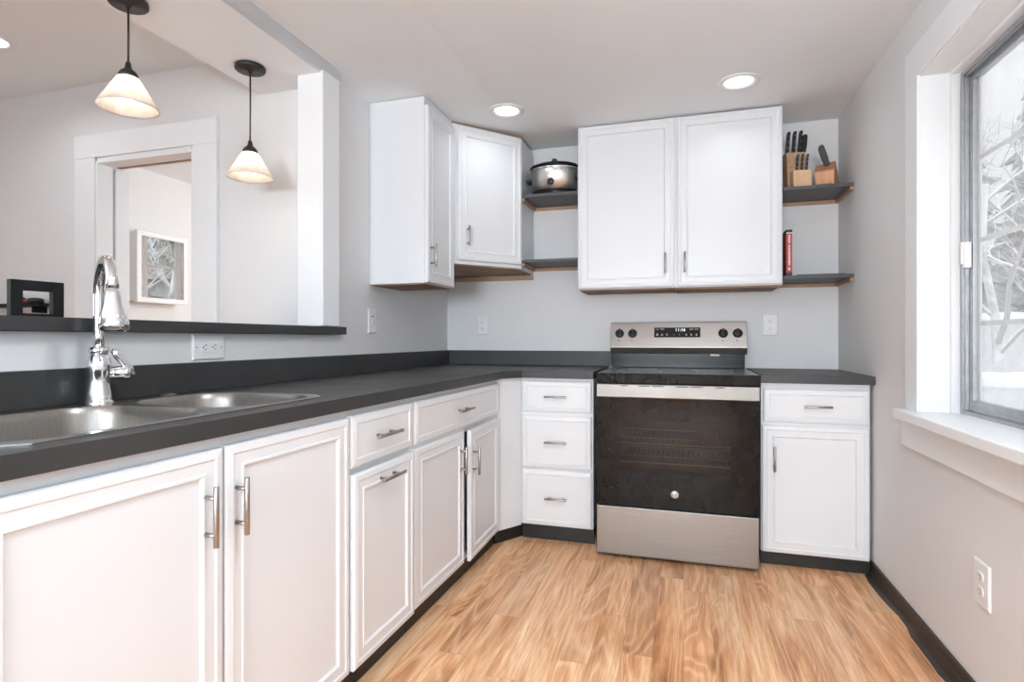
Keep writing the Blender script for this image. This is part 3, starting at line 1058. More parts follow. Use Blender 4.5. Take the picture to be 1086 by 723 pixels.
# neck: rises then arcs over toward the bowl
dirv = Vector((0.155, -0.08, 0)).normalized()
pts, rad = [], []
for z in (0.14, 0.18, 0.22, 0.26, 0.285):
    pts.append(Vector((0, 0, z))); rad.append(0.0125)
rc_ = 0.082
for i in range(1, 15):
    t_ = PI * i / 14 * 0.97
    pts.append(dirv * (rc_ - rc_ * math.cos(t_)) + Vector((0, 0, 0.285 + rc_ * 1.05 * math.sin(t_)))); rad.append(0.0125 + 0.001 * i / 14)
MB().tube(pts, rad, 18).build('neck', M['chrome'], fa)
hd = MB()
end = pts[-1]
dn = Vector((0.10, -0.05, -1)).normalized()
hp = [end, end + dn * 0.012, end + dn * 0.020, end + dn * 0.040, end + dn * 0.066, end + dn * 0.086, end + dn * 0.098, end + dn * 0.104]
hd.tube(hp, [0.0140, 0.0165, 0.0185, 0.0215, 0.0285, 0.0325, 0.0320, 0.025], 24)
sp = hd.build('spray_head', M['chrome'], fa)
MB().tube([end + dn * 0.103, end + dn * 0.107], 0.021, 20).build('spray_face', M['black_plastic'], sp)
hv = MB()
ax = Vector((0.30, 0.95, 0.0)).normalized()
b0 = Vector((0, 0, 0.080))
hv.tube([b0 + ax * 0.015, b0 + ax * 0.03, b0 + ax * 0.052, b0 + ax * 0.058, b0 + ax * 0.068, b0 + ax * 0.072], [0.0155, 0.0165, 0.0160, 0.0185, 0.0185, 0.012], 20)
hv.build('valve', M['chrome'], fa)
lv = MB()
l0 = b0 + ax * 0.060
lv.tube([l0 + Vector((0.008, 0.020, -0.006)), l0 + Vector((0.004, 0.008, 0.012)), l0 + Vector((0, -0.006, 0.030)), l0 + Vector((-0.004, -0.020, 0.048)), l0 + Vector((-0.006, -0.024, 0.058)), l0 + Vector((-0.006, -0.024, 0.064))],
        [0.006, 0.011, 0.0085, 0.009, 0.0095, 0.004], 16)
lv.build('lever', M['chrome'], fa)

# ------------------------------------------------------------------ range
rg = thing('range', 'stainless steel freestanding electric range with a black oven door', 'stove', (0, 0, 0))
RX0, RX1, RY = -0.4165, 0.3385, 2.8235
bd = MB()
bd.box((RX0 + 0.004, RY + 0.03, 0.022), (RX0 + 0.022, 3.50, 0.862))
bd.box((RX1 - 0.022, RY + 0.03, 0.022), (RX1 - 0.004, 3.50, 0.862))
bd.box((RX0 + 0.022, 3.47, 0.022), (RX1 - 0.022, 3.50, 0.862))
bd.box((RX0 + 0.022, RY + 0.03, 0.022), (RX1 - 0.022, 3.47, 0.10))
bd.box((RX0 + 0.022, RY + 0.05, 0.80), (RX1 - 0.022, 3.47, 0.862))
bd.box((RX0 + 0.022, RY + 0.035, 0.245), (RX1 - 0.022, RY + 0.06, 0.275))
for sx in (RX0 + 0.05, RX1 - 0.05):
    for sy in (RY + 0.07, 3.44):
        bd.lathe([(0, 0), (0.016, 0), (0.016, 0.008), (0.008, 0.010), (0.008, 0.024), (0, 0.024)], 14, Matrix.Translation((sx, sy, 0)))
bd.build('body', M['black_gloss'], rg)
MB().box((RX0, RY, 0.018), (RX1 - 0.003, RY + 0.030, 0.256), 0.004).build('storage_drawer', M['steel'], rg)
# oven door: black glass sheet with a window cut in it
wx0, wx1, wz0, wz1 = -0.298, 0.212, 0.428, 0.690
od = MB()
z0_, z1_ = 0.266, 0.796
od.box((RX0, RY + 0.002, z0_), (wx0, RY + 0.010, z1_))
od.box((wx1, RY + 0.002, z0_), (RX1 - 0.001, RY + 0.010, z1_))
od.box((wx0, RY + 0.002, z0_), (wx1, RY + 0.010, wz0))
od.box((wx0, RY + 0.002, wz1), (wx1, RY + 0.010, z1_))
dr = od.build('oven_door', M['oven_glass'], rg)
df_ = MB()
df_.box((RX0, RY + 0.0, 0.262), (RX1 - 0.001, RY + 0.045, z0_))
df_.box((RX0 - 0.0, RY + 0.001, z0_), (RX0 + 0.004, RY + 0.045, z1_))
df_.box((RX1 - 0.005, RY + 0.001, z0_), (RX1 - 0.001, RY + 0.045, z1_))
df_.build('door_edge', M['black_gloss'], dr)
MB().box((wx0, RY + 0.004, wz0), (wx1, RY + 0.008, wz1)).build('door_window', M['oven_pane'], dr)
ts = MB()
ts.box((RX0, RY - 0.004, 0.797), (RX1, RY + 0.045, 0.8625), 0.003)
trim_o = ts.build('door_trim', M['trim_steel'], dr)
for xa, xb in ((-0.298, -0.262), (-0.212, -0.158), (-0.147, -0.093), (-0.035, 0.021), (0.032, 0.088), (0.146, 0.184)):
    MB().box((xa, RY - 0.0052, 0.8525), (xb, RY - 0.003, 0.8575), 0.0008, 1).build('vent_slot', M['slot'], trim_o)
em = MB().lathe([(0, 0.0018), (0.0165, 0.0018), (0.0180, 0.0008), (0.0180, 0)], 32, Matrix.Translation((-0.040, RY + 0.002, 0.335)) @ Matrix.Rotation(R(90), 4, 'X'))
emb = em.build('emblem', M['emblem'], dr)

def text(body, size, mat, parent, loc, rot, name='lettering', align='CENTER', ex=0.0003):
    cu = bpy.data.curves.new(name, 'FONT')
    cu.body = body
    cu.size = size
    cu.align_x = align
    cu.align_y = 'CENTER'
    cu.extrude = ex
    tmp = bpy.data.objects.new('tmp_text', cu)
    COL.objects.link(tmp)
    bpy.context.view_layer.update()
    me = bpy.data.meshes.new_from_object(tmp.evaluated_get(bpy.context.evaluated_depsgraph_get()))
    bpy.data.objects.remove(tmp)
    bpy.data.curves.remove(cu)
    me.materials.clear()
    me.materials.append(mat)
    o = bpy.data.objects.new(name, me)
    o.location = loc
    o.rotation_euler = rot
    o.parent = parent
    COL.objects.link(o)
    return o
rg_m = MB()
rg_m.lathe([(0.0146, 0.0), (0.0156, 0.0), (0.0156, 0.0006), (0.0146, 0.0006)], 32, Matrix.Translation((-0.040, RY + 0.0003, 0.335)) @ Matrix.Rotation(R(90), 4, 'X'), closed=True)
rg_m.build('emblem_ring', M['ink_grey'], emb)
text('GE', 0.017, M['ink_grey'], emb, (-0.040, RY - 0.0002, 0.3355), (R(90), 0, 0), 'emblem_letters')

# oven interior
ov = MB()
oy0, oy1, ox0, ox1, oz0, oz1 = RY + 0.046, RY + 0.42, -0.34, 0.262, 0.36, 0.74
ov.box((ox0 - 0.01, oy0, oz0 - 0.01), (ox0, oy1, oz1 + 0.01))
ov.box((ox1, oy0, oz0 - 0.01), (ox1 + 0.01, oy1, oz1 + 0.01))
ov.box((ox0, oy0, oz0 - 0.01), (ox1, oy1, oz0))
ov.box((ox0, oy0, oz1), (ox1, oy1, oz1 + 0.01))
ov.box((ox0, oy1, oz0 - 0.01), (ox1, oy1 + 0.01, oz1 + 0.01))
ov.build('oven_cavity', M['oven_inside'], rg)
for rz_ in (0.470, 0.565):
    rk = MB()
    y_a, y_b = RY + 0.060, RY + 0.39
    rk.tube([(ox0 + 0.015, y_a, rz_), (ox1 - 0.015, y_a, rz_)], 0.0042, 8)
    rk.tube([(ox0 + 0.015, y_b, rz_ + 0.02), (ox1 - 0.015, y_b, rz_ + 0.02)], 0.0030, 8)
    rk.tube([(ox0 + 0.012, (y_a + y_b) / 2, rz_), (ox1 - 0.012, (y_a + y_b) / 2, rz_)], 0.0030, 8)
    rk.tube([(ox0 + 0.012, y_a, rz_), (ox0 + 0.012, y_b, rz_)], 0.0035, 8)
    rk.tube([(ox1 - 0.012, y_a, rz_), (ox1 - 0.012, y_b, rz_)], 0.0035, 8)
    nb = 22
    for i in range(nb):
        x = ox0 + 0.03 + (ox1 - ox0 - 0.06) * i / (nb - 1)
        rk.tube([(x, y_a, rz_), (x, y_b, rz_)], 0.0014, 5)
    rk.build('oven_rack', M['rack'], rg)

# cooktop
ck = MB().box((RX0, RY + 0.016, 0.866), (RX1 + 0.003, 3.412, 0.9165), 0.004, 3).build('cooktop', M['cooktop'], rg)
MB().box((RX0, RY + 0.003, 0.866), (RX1 + 0.003, RY + 0.0155, 0.9155), 0.004, 3).build('cooktop_edge', M['oven_glass'], ck)
for (cx, cy, rr) in ((-0.22, 3.02, 0.115), (0.15, 3.02, 0.09), (-0.22, 3.26, 0.075), (0.15, 3.26, 0.105)):
    MB().lathe([(rr - 0.002, 0.9166), (rr, 0.9166), (rr, 0.9170), (rr - 0.002, 0.9170)], 40, Matrix.Translation((cx, cy, 0)), closed=True).build('burner_ring', M['display_ink'], ck)

# backguard
bg = MB()
bm3 = bmesh.new()
sec = [(3.372, 0.917), (3.372, 1.000), (3.500, 1.000), (3.500, 0.917)]
for_x = (RX0 + 0.008, RX1 - 0.008)
bg.box((for_x[0], 3.414, 0.9168), (for_x[1], 3.500, 1.003), 0.003)
bg.build('riser', M['black_gloss'], rg)
def section_x(sec, x0, x1, bev=0.0):
    mb = MB()
    b3 = bmesh.new()
    A = [b3.verts.new((x0, y, z)) for y, z in sec]
    B = [b3.verts.new((x1, y, z)) for y, z in sec]
    b3.faces.new(A); b3.faces.new(B)
    k = len(sec)
    for i in range(k):
        b3.faces.new((A[i], A[(i + 1) % k], B[(i + 1) % k], B[i]))
    bmesh.ops.recalc_face_normals(b3, faces=b3.faces)
    if bev:
        bmesh.ops.bevel(b3, geom=b3.edges[:], offset=bev, segments=2, affect='EDGES', profile=0.5)
    mb.join(b3)
    return mb
FB = (3.388, 1.036)   # fascia lower edge (y, z)
FT = (3.440, 1.184)   # fascia upper edge
fas = section_x([(3.410, 0.9985), FB, FT, (3.500, 1.188), (3.500, 0.9985)], RX0 - 0.002, RX1 + 0.004, 0.0025).build('control_panel', M['fascia_steel'], rg)
tilt = math.atan2(FT[0] - FB[0], FT[1] - FB[1])
def on_fascia(x, z, out=0.0):
    f = (z - FB[1]) / (FT[1] - FB[1])
    y = FB[0] + f * (FT[0] - FB[0])
    return Vector((x, y - out * math.cos(tilt), z + out * math.sin(tilt)))
frot = R(90) - tilt
FM = lambda p: Matrix.Translation(p) @ Matrix.Rotation(frot, 4, 'X')
for kx in (-0.366, -0.290, 0.216, 0.293):
    kb = MB()
    p = on_fascia(kx, 1.117)
    kb.lathe([(0, 0.0), (0.0265, 0.0), (0.0265, 0.004), (0.0225, 0.006), (0.0225, 0.015), (0.0205, 0.018), (0, 0.018)], 32, FM(p))
    kn = kb.build('knob', M['black_plastic'], fas)
    MB().box((-0.006, -0.023, 0.016), (0.006, 0.023, 0.028), 0.003, 2, FM(p)).build('knob_grip', M['black_plastic'], kn)
    mk_ = MB()
    mk_.box((-0.0009, 0.010, 0.0275), (0.0009, 0.021, 0.0285), 0, 2, FM(p))
    mk_.build('knob_pointer', M['display_ink'], kn)
    q = on_fascia(kx - 0.003, 1.076, 0.0004)
    tk_ = MB()
    tk_.box((-0.004, -0.004, 0), (0.004, 0.004, 0.0004), 0, 2, FM(q))
    tk_.build('burner_mark', M['ink_grey'], fas)
dp = MB().box((-0.129, -0.0305, 0), (0.129, 0.0305, 0.0015), 0.0006, 1, FM(on_fascia(-0.036, 1.123))).build('display', M['panel_black'], fas)
text('11:16', 0.026, M['digits'], dp, on_fascia(-0.018, 1.137, 0.0019), (frot, 0, 0), 'clock_digits')
ic = MB()
def icon(x, z, kind):
    m_ = FM(on_fascia(x, z, 0.0016))
    if kind == 'bar':
        ic.box((-0.008, -0.002, 0), (0.008, 0.002, 0.0004), 0, 1, m_)
    elif kind == 'text':
        for i in range(4):
            ic.box((-0.010 + i * 0.0055, -0.0035, 0), (-0.0065 + i * 0.0055, 0.0035, 0.0004), 0, 1, m_)
    elif kind == 'tri':
        b3 = bmesh.new()
        v3 = [b3.verts.new(c_) for c_ in ((-0.008, -0.007, 0.0003), (0.008, -0.007, 0.0003), (0, 0.009, 0.0003))]
        b3.faces.new(v3)
        ic.join(b3, m_)
    elif kind == 'dot':
        ic.box((-0.004, -0.006, 0), (0.004, 0.006, 0.0004), 0, 1, m_)
    elif kind == 'plus':
        ic.box((-0.004, -0.001, 0), (0.004, 0.001, 0.0004), 0, 1, m_)
        ic.box((-0.001, -0.004, 0), (0.001, 0.004, 0.0004), 0, 1, m_)
    elif kind == 'minus':
        ic.box((-0.005, -0.001, 0), (0.005, 0.001, 0.0004), 0, 1, m_)
for x, z, kd in ((-0.147, 1.141, 'bar'), (-0.120, 1.142, 'text'), (0.044, 1.141, 'text'), (0.072, 1.141, 'text'),
                 (-0.147, 1.111, 'tri'), (-0.120, 1.111, 'tri'), (-0.093, 1.110, 'dot'), (-0.053, 1.110, 'minus'), (-0.022, 1.110, 'plus'),
                 (0.016, 1.109, 'dot'), (0.043, 1.109, 'dot'), (0.071, 1.109, 'dot')):
    icon(x, z, kd)
ic.build('display_icons', M['display_ink'], dp)
MB().box((0.148, 3.4125, 0.9885), (0.196, 3.4138, 0.9975)).build('sticker', M['paper'], rg)

# ------------------------------------------------------------------ upper cabinets
# single-door cabinet on the left wall
UZ0, UZ1 = 1.366, 2.2985
c = thing('wall_cabinet', 'tall narrow white wall cabinet on the left wall showing its plain side', 'cabinet', (-1.238, 2.562, 0), PI / 2)
MB().box((0, 0, UZ0), (0.345, 0.307, UZ1), 0.001).build('body', M['cabinet'], c)
MB().box((0.010, 0.008, UZ0 - 0.006), (0.335, 0.300, UZ0 - 0.0005)).build('underside', M['raw_wood'], c)
door(c, 0.008, 0.345, UZ0 + 0.004, UZ1 - 0.040, (0.040, 1.508, True), 0, 0.115)

# diagonal corner cabinet
CX, CZ0, CZ1 = -0.936, 1.508, 2.292
fpA = Vector((-1.236, 2.912, 0)); fpB = Vector((CX, 3.262, 0))
c = thing('corner_wall_cabinet', 'white diagonal corner wall cabinet between the two walls', 'cabinet', (fpA.x, fpA.y, 0), math.atan2(fpB.y - fpA.y, fpB.x - fpA.x))
inv = Matrix.Rotation(-math.atan2(fpB.y - fpA.y, fpB.x - fpA.x), 4, 'Z') @ Matrix.Translation((-fpA.x, -fpA.y, 0))
def loc2(pts):
    return [tuple((inv @ Vector((x, y, 0)))[:2]) for x, y in pts]
poly = loc2([(fpA.x, fpA.y), (fpB.x, fpB.y), (CX, YB - 0.001), (XL + 0.001, YB - 0.001), (XL + 0.001, fpA.y)])
MB().prism(poly, CZ0, CZ1).build('body', M['cabinet'], c)
poly2 = loc2([(fpA.x - 0.01, fpA.y + 0.03), (fpB.x - 0.03, fpB.y + 0.01), (CX - 0.02, YB - 0.002), (XL + 0.002, YB - 0.002), (XL + 0.002, fpA.y + 0.03)])
MB().prism(poly2, CZ0 - 0.006, CZ0 - 0.0005).build('underside', M['raw_wood'], c)
poly3 = loc2([(fpA.x, fpA.y), (fpB.x, fpB.y), (CX - 0.01, YB - 0.002), (XL + 0.002, YB - 0.002), (XL + 0.002, fpA.y)])
MB().prism(poly3, CZ1 + 0.0005, 2.3005).build('top_strip', M['raw_wood'], c)
fw = (fpB - fpA).length
door(c, 0.030, fw - 0.004, CZ0 + 0.020, CZ1 - 0.010, (0.085, 1.665, True), 0, 0.112)

# two-door cabinet over the range
c = thing('wall_cabinet', 'wide white two-door wall cabinet above the range', 'cabinet', (-0.590, 3.2585, 0))
W, D = 1.090, YB - 0.001 - 3.2585
MB().box((0, 0, 1.371), (W, D, 2.3165), 0.001).build('body', M['cabinet'], c)
un = MB()
un.box((0.012, 0.010, 1.364), (0.545, D, 1.3705))
un.box((0.549, 0.012, 1.361), (1.078, D, 1.3705))
un.build('underside', M['raw_wood'], c)
door(c, 0.004, 0.543, 1.376, 2.311, (0.543 - 0.050, 1.506, True), 0, 0.112)
door(c, 0.556, 1.086, 1.376, 2.311, (0.556 + 0.040, 1.506, True), 0, 0.112)

# ------------------------------------------------------------------ open shelves
def shelf(label, x0, x1, y0, zb, side_x, side_dir, thick=0.018, cleat=0.020, group='floating corner shelves', back_x=None):
    t_ = thing('floating_shelf', label, 'shelf', ((x0 + x1) / 2, YB - 0.001, zb), 0, group)
    cx = (x0 + x1) / 2
    MB().box((x0 - cx, y0 - YB, 0), (x1 - cx, 0, thick), 0.0012).build('board', M['shelf_paint'], t_)
    bx0 = x0 if back_x is None else back_x
    MB().box((bx0 - cx + 0.001, -0.016, -cleat), (x1 - cx - 0.001, -0.0005, -0.0005), 0.001).build('cleat', M['cleat_wood'], t_)
    # side cleat against the cabinet or wall
    xa = side_x - cx
    MB().box((min(xa, xa + side_dir * 0.016), y0 - YB + 0.004, -cleat), (max(xa, xa + side_dir * 0.016), -0.017, -0.0005), 0.001).build('cleat', M['cleat_wood'], t_)
    return t_
shelf('charcoal shelf holding the slow cooker beside the corner cabinet', -0.934, -0.592, 3.268, 1.936, -0.934, 1)
lowL = shelf('bare charcoal shelf below the slow cooker shelf', -0.934, -0.592, 3.268, 1.544, -0.934, 1, cleat=0.020)
cl = MB().box((XL + 0.02, YB - 0.020, 1.470), (-0.938, YB - 0.002, 1.4985), 0.001)
# shelf under corner cabinet: raw rail along the back wall
cx = (-0.934 - 0.592) / 2
clo = cl.build('cleat', M['cleat_wood'], lowL, (-cx, -(YB - 0.001), -1.544))
shelf('charcoal shelf holding the knife blocks beside the right wall', 0.502, 0.831, 3.252, 1.866, 0.831, -1)
shelf('charcoal shelf holding the red book beside the right wall', 0.502, 0.831, 3.252, 1.400, 0.831, -1, cleat=0.020)
SHR = 1.884   # knife shelf top
SHB = 1.418   # book shelf top
SHL = 1.954

# slow cooker
cr = thing('slow_cooker', 'oval stainless slow cooker with black lid on the shelf by the corner', 'slow cooker', (-0.757, 3.380, SHL))
SXO, SYO = 0.143, 0.104
MB().lathe([(0, 0.0), (0.97, 0.0), (1.0, 0.006), (1.0, 0.022), (0.985, 0.030), (0, 0.030)], 48, None, False, SXO, SYO).build('base_ring', M['black_gloss'], cr)
MB().lathe([(0.975, 0.026), (0.985, 0.026), (1.0, 0.150), (0.985, 0.158), (0.96, 0.158)], 64, None, False, SXO, SYO).build('shell', M['steel_v'], cr)
MB().lathe([(0.93, 0.154), (1.03, 0.154), (1.05, 0.158), (1.05, 0.164), (1.02, 0.167), (0.93, 0.167)], 64, None, True, SXO, SYO).build('crock_rim', M['steel_white'], cr)
lid = MB().lathe([(1.0, 0.166), (1.06, 0.168), (1.07, 0.176), (1.03, 0.184), (0.8, 0.196), (0.4, 0.204), (0, 0.206)], 64, None, False, SXO, SYO).build('lid', M['black_gloss'], cr)
MB().lathe([(0.011, 0.203), (0.010, 0.212), (0.017, 0.220), (0.018, 0.228), (0.012, 0.234), (0, 0.235)], 20).build('lid_knob', M['black_plastic'], lid)
for s in (-1, 1):
    MB().box((min(s * 0.138, s * 0.172), -0.035, 0.092), (max(s * 0.138, s * 0.172), 0.035, 0.110), 0.006, 3).build('handle', M['black_plastic'], cr)
kc = MB()
Mk = Matrix.Translation((0.0, -SYO * 0.995, 0.070)) @ Matrix.Rotation(R(90), 4, 'X')
kc.lathe([(0, 0), (0.021, 0), (0.020, 0.010), (0.018, 0.013), (0, 0.013)], 28, Mk)
kc.box((-0.004, -0.017, 0.010), (0.004, 0.017, 0.019), 0.002, 2, Mk)
kc.build('knob', M['black_plastic'], cr)
lg = MB()
for i, (wd_, hh) in enumerate(((0.004, 0.006), (0.004, 0.004), (0.003, 0.004), (0.004, 0.004), (0.004, 0.004), (0.003, 0.005), (0.004, 0.004), (0.004, 0.006))):
    x = -0.024 + i * 0.0066
    lg.box((x, -SYO * 1.0 - 0.0012 + 0.0006, 0.113), (x + wd_, -SYO * 0.985, 0.113 + hh))
lg.build('logo', M['ink_grey'], cr)

# knife block, light wood, two tiers
kbk = thing('knife_block', 'light wooden two-tier knife block full of black-handled knives', 'knife block', (0.585, 3.335, SHR), R(6))
tier = section_x([(0.0, 0.0), (0.085, 0.0), (0.108, 0.222), (0.023, 0.210)], -0.048, 0.048, 0.002).build('tall_tier', M['block_light_end'], kbk)
section_x([(-0.062, 0.0), (-0.001, 0.0), (0.010, 0.098), (-0.056, 0.092)], -0.036, 0.052, 0.002).build('front_tier', M['block_light'], kbk)

def knife(label, p, length, w, th, lean, rz, blade=0.05, shape='straight', group=None, rivets=True):
    k_ = thing('knife', label, 'knife', p, rz, group)
    hb = MB()
    b3 = bmesh.new()
    # handle profile in x (width) and z, extruded in y
    pr = {'straight': [(-0.46, 0), (0.46, 0), (0.42, 0.3), (0.40, 0.55), (0.50, 0.85), (0.45, 0.97), (0.15, 1.0), (-0.35, 0.96), (-0.50, 0.80), (-0.42, 0.4)],
          'wide': [(-0.36, 0), (0.40, 0), (0.50, 0.35), (0.50, 0.9), (0.32, 1.0), (-0.2, 0.98), (-0.46, 0.86), (-0.48, 0.4)]}[shape]
    A = [b3.verts.new((x * w, -th / 2, z * length)) for x, z in pr]
    B = [b3.verts.new((x * w, th / 2, z * length)) for x, z in pr]
    b3.faces.new(A); b3.faces.new(B)
    n_ = len(pr)
    for i in range(n_):
        b3.faces.new((A[i], A[(i + 1) % n_], B[(i + 1) % n_], B[i]))
    bmesh.ops.recalc_face_normals(b3, faces=b3.faces)
    bmesh.ops.bevel(b3, geom=b3.edges[:], offset=min(w, th) * 0.22, segments=2, affect='EDGES', profile=0.5)
    hb.join(b3, Matrix.Rotation(lean, 4, 'Y'))
    ho = hb.build('handle', M['handle_black'], k_)
    MB().box((-w * 0.34, -0.001, -blade), (w * 0.34, 0.001, 0.004), 0, 1, Matrix.Rotation(lean, 4, 'Y')).build('blade', M['blade'], k_)
    if rivets:
        for zf in (0.2, 0.5, 0.78):
            rv = MB()
            rv.lathe([(0, 0), (0.0026, 0), (0.0026, th + 0.0012), (0, th + 0.0012)], 10,
                     Matrix.Rotation(lean, 4, 'Y') @ Matrix.Translation((0, th / 2 + 0.0006, zf * length)) @ Matrix.Rotation(R(90), 4, 'X'))
            rv.build('rivet', M['rivet'], ho)
    return k_
Rb = Matrix.Translation((0.585, 3.335, SHR)) @ Matrix.Rotation(R(6), 4, 'Z')
def kp(x, y, z):
    return tuple(Rb @ Vector((x, y, z)))
LA = R(5)
kg = 'black-handled knives in the light block'
knife('long black knife in the tall tier, nearest the white cabinet', kp(-0.038, 0.055, 0.217), 0.118, 0.018, 0.016, LA, R(20), group=kg)
knife('long black knife in the tall tier, second from the white cabinet', kp(-0.007, 0.055, 0.217), 0.120, 0.018, 0.016, LA, R(20), group=kg)
knife('long black knife in the tall tier, third from the white cabinet', kp(0.024, 0.055, 0.217), 0.122, 0.018, 0.016, LA, R(20), group=kg)
knife('broad-handled black knife leaning at the right end of the tall tier', kp(0.045, 0.055, 0.217), 0.098, 0.028, 0.016, LA, R(20), shape='wide', group=kg, rivets=False)
for i, wd_ in enumerate(('beside the white cabinet', 'at the middle', 'beside the reddish block')):
    knife('short black steak knife in the front tier, ' + wd_, kp(-0.012 + i * 0.024, -0.028, 0.096), 0.088, 0.013, 0.012, LA * 0.8, R(10), 0.05, group=kg)

# reddish slanted knife block
kr = thing('knife_block', 'reddish slanted knife block holding a single black knife', 'knife block', (0.722, 3.325, SHR), R(-16))
bl = MB()
b3 = bmesh.new()
# side profile in x-z: slanted block; depth in y
def hexa(front, back):
    A = [b3.verts.new(p) for p in front]; B = [b3.verts.new(p) for p in back]
    b3.faces.new(A); b3.faces.new(B)
    for i in range(4):
        b3.faces.new((A[i], A[(i + 1) % 4], B[(i + 1) % 4], B[i]))
hexa([(-0.048, -0.035, 0.0), (0.040, -0.035, 0.0), (0.040, -0.060, 0.078), (-0.056, -0.060, 0.078)],
     [(-0.044, 0.075, 0.0), (0.062, 0.075, 0.0), (0.040, 0.022, 0.140), (-0.052, 0.022, 0.128)])
bmesh.ops.recalc_face_normals(b3, faces=b3.faces)
bmesh.ops.bevel(b3, geom=b3.edges[:], offset=0.002, segments=2, affect='EDGES', profile=0.5)
bl.join(b3)
blo = bl.build('body', M['block_red'], kr)
fb = MB()
b3 = bmesh.new()
hexa([(-0.044, -0.040, 0.001), (0.036, -0.040, 0.001), (0.036, -0.0585, 0.070), (-0.050, -0.0585, 0.070)],
     [(-0.044, -0.030, 0.001), (0.036, -0.030, 0.001), (0.036, -0.050, 0.070), (-0.050, -0.050, 0.070)])
bmesh.ops.recalc_face_normals(b3, faces=b3.faces)
fb.join(b3)
fbo = fb.build('front_board', M['block_red_front'], kr)
mk2 = MB()
for i, hh in enumerate((0.010, 0.008, 0.008, 0.011, 0.008, 0.007, 0.010, 0.008)):
    x = -0.036 + i * 0.0082
    yb_ = -0.0425 - 0.0005
    mk2.box((x, yb_ - 0.0018, 0.006), (x + 0.0048, yb_ + 0.002, 0.006 + hh * 0.7))
mk2.build('burnt_lettering', M['mark'], fbo)
Rk = Matrix.Translation((0.722, 3.325, SHR)) @ Matrix.Rotation(R(-16), 4, 'Z')
knife('single broad black knife standing in the reddish block', tuple(Rk @ Vector((0.004, -0.004, 0.112))), 0.118, 0.032, 0.018, R(-17), R(-8), 0.04, 'wide', None, False)

# book and dark flat tray on the lower right shelf
bk = thing('book', 'slim red book with black ends standing against the white cabinet', 'book', (0.5325, 3.262, SHB))
cv = MB()
cv.box((-0.0145, 0, 0.0), (-0.0125, 0.165, 0.243)); cv.box((0.0125, 0, 0.0), (0.0145, 0.165, 0.243)); cv.box((-0.0125, 0, 0.0), (0.0125, 0.002, 0.243))
cvo = cv.build('cover', M['red_cover'], bk)
bd_ = MB()
bd_.box((-0.0149, -0.0006, 0.0), (0.0149, 0.06, 0.018))
bd_.build('cover_band', M['dark_cover'], cvo)
MB().box((-0.0149, -0.0006, 0.229), (0.0149, 0.06, 0.2432)).build('cover_band', M['dark_cover'], cvo)
MB().box((-0.0123, 0.003, 0.003), (0.0123, 0.160, 0.239)).build('pages', M['paper'], bk)
lt = MB()
lt.box((-0.0146, -0.0009, 0.223), (0.0146, -0.0003, 0.2275))
rnd = random.Random(5)
z = 0.056
while z < 0.212:
    hgt = rnd.choice((0.006, 0.007, 0.008))
    if not (0.160 < z < 0.168):
        wv = rnd.uniform(0.0035, 0.0048)
        lt.box((-wv + 0.0005, -0.0009, z), (wv + 0.0005, -0.0003, z + hgt * 0.8))
    z += hgt + 0.0012
lt.box((-0.006, -0.0009, 0.030), (0.006, -0.0003, 0.034)); lt.box((-0.0045, -0.0009, 0.036), (0.0045, -0.0003, 0.041)); lt.box((-0.002, -0.0009, 0.042), (0.002, -0.0003, 0.046))
lt.build('spine_lettering', M['ink_white'], cvo)
ty = MB()
ty.box((0, 0, 0), (0.235, 0.185, 0.006), 0.002)
ty.box((0.004, 0.004, 0.006), (0.231, 0.181, 0.010), 0.002)
tag(ty.build('folder', M['shelf_paint'], None, (0.572, 3.300, SHB), (0, 0, R(1))), 'thin dark slate-coloured folder lying flat beside the red book', 'folder')

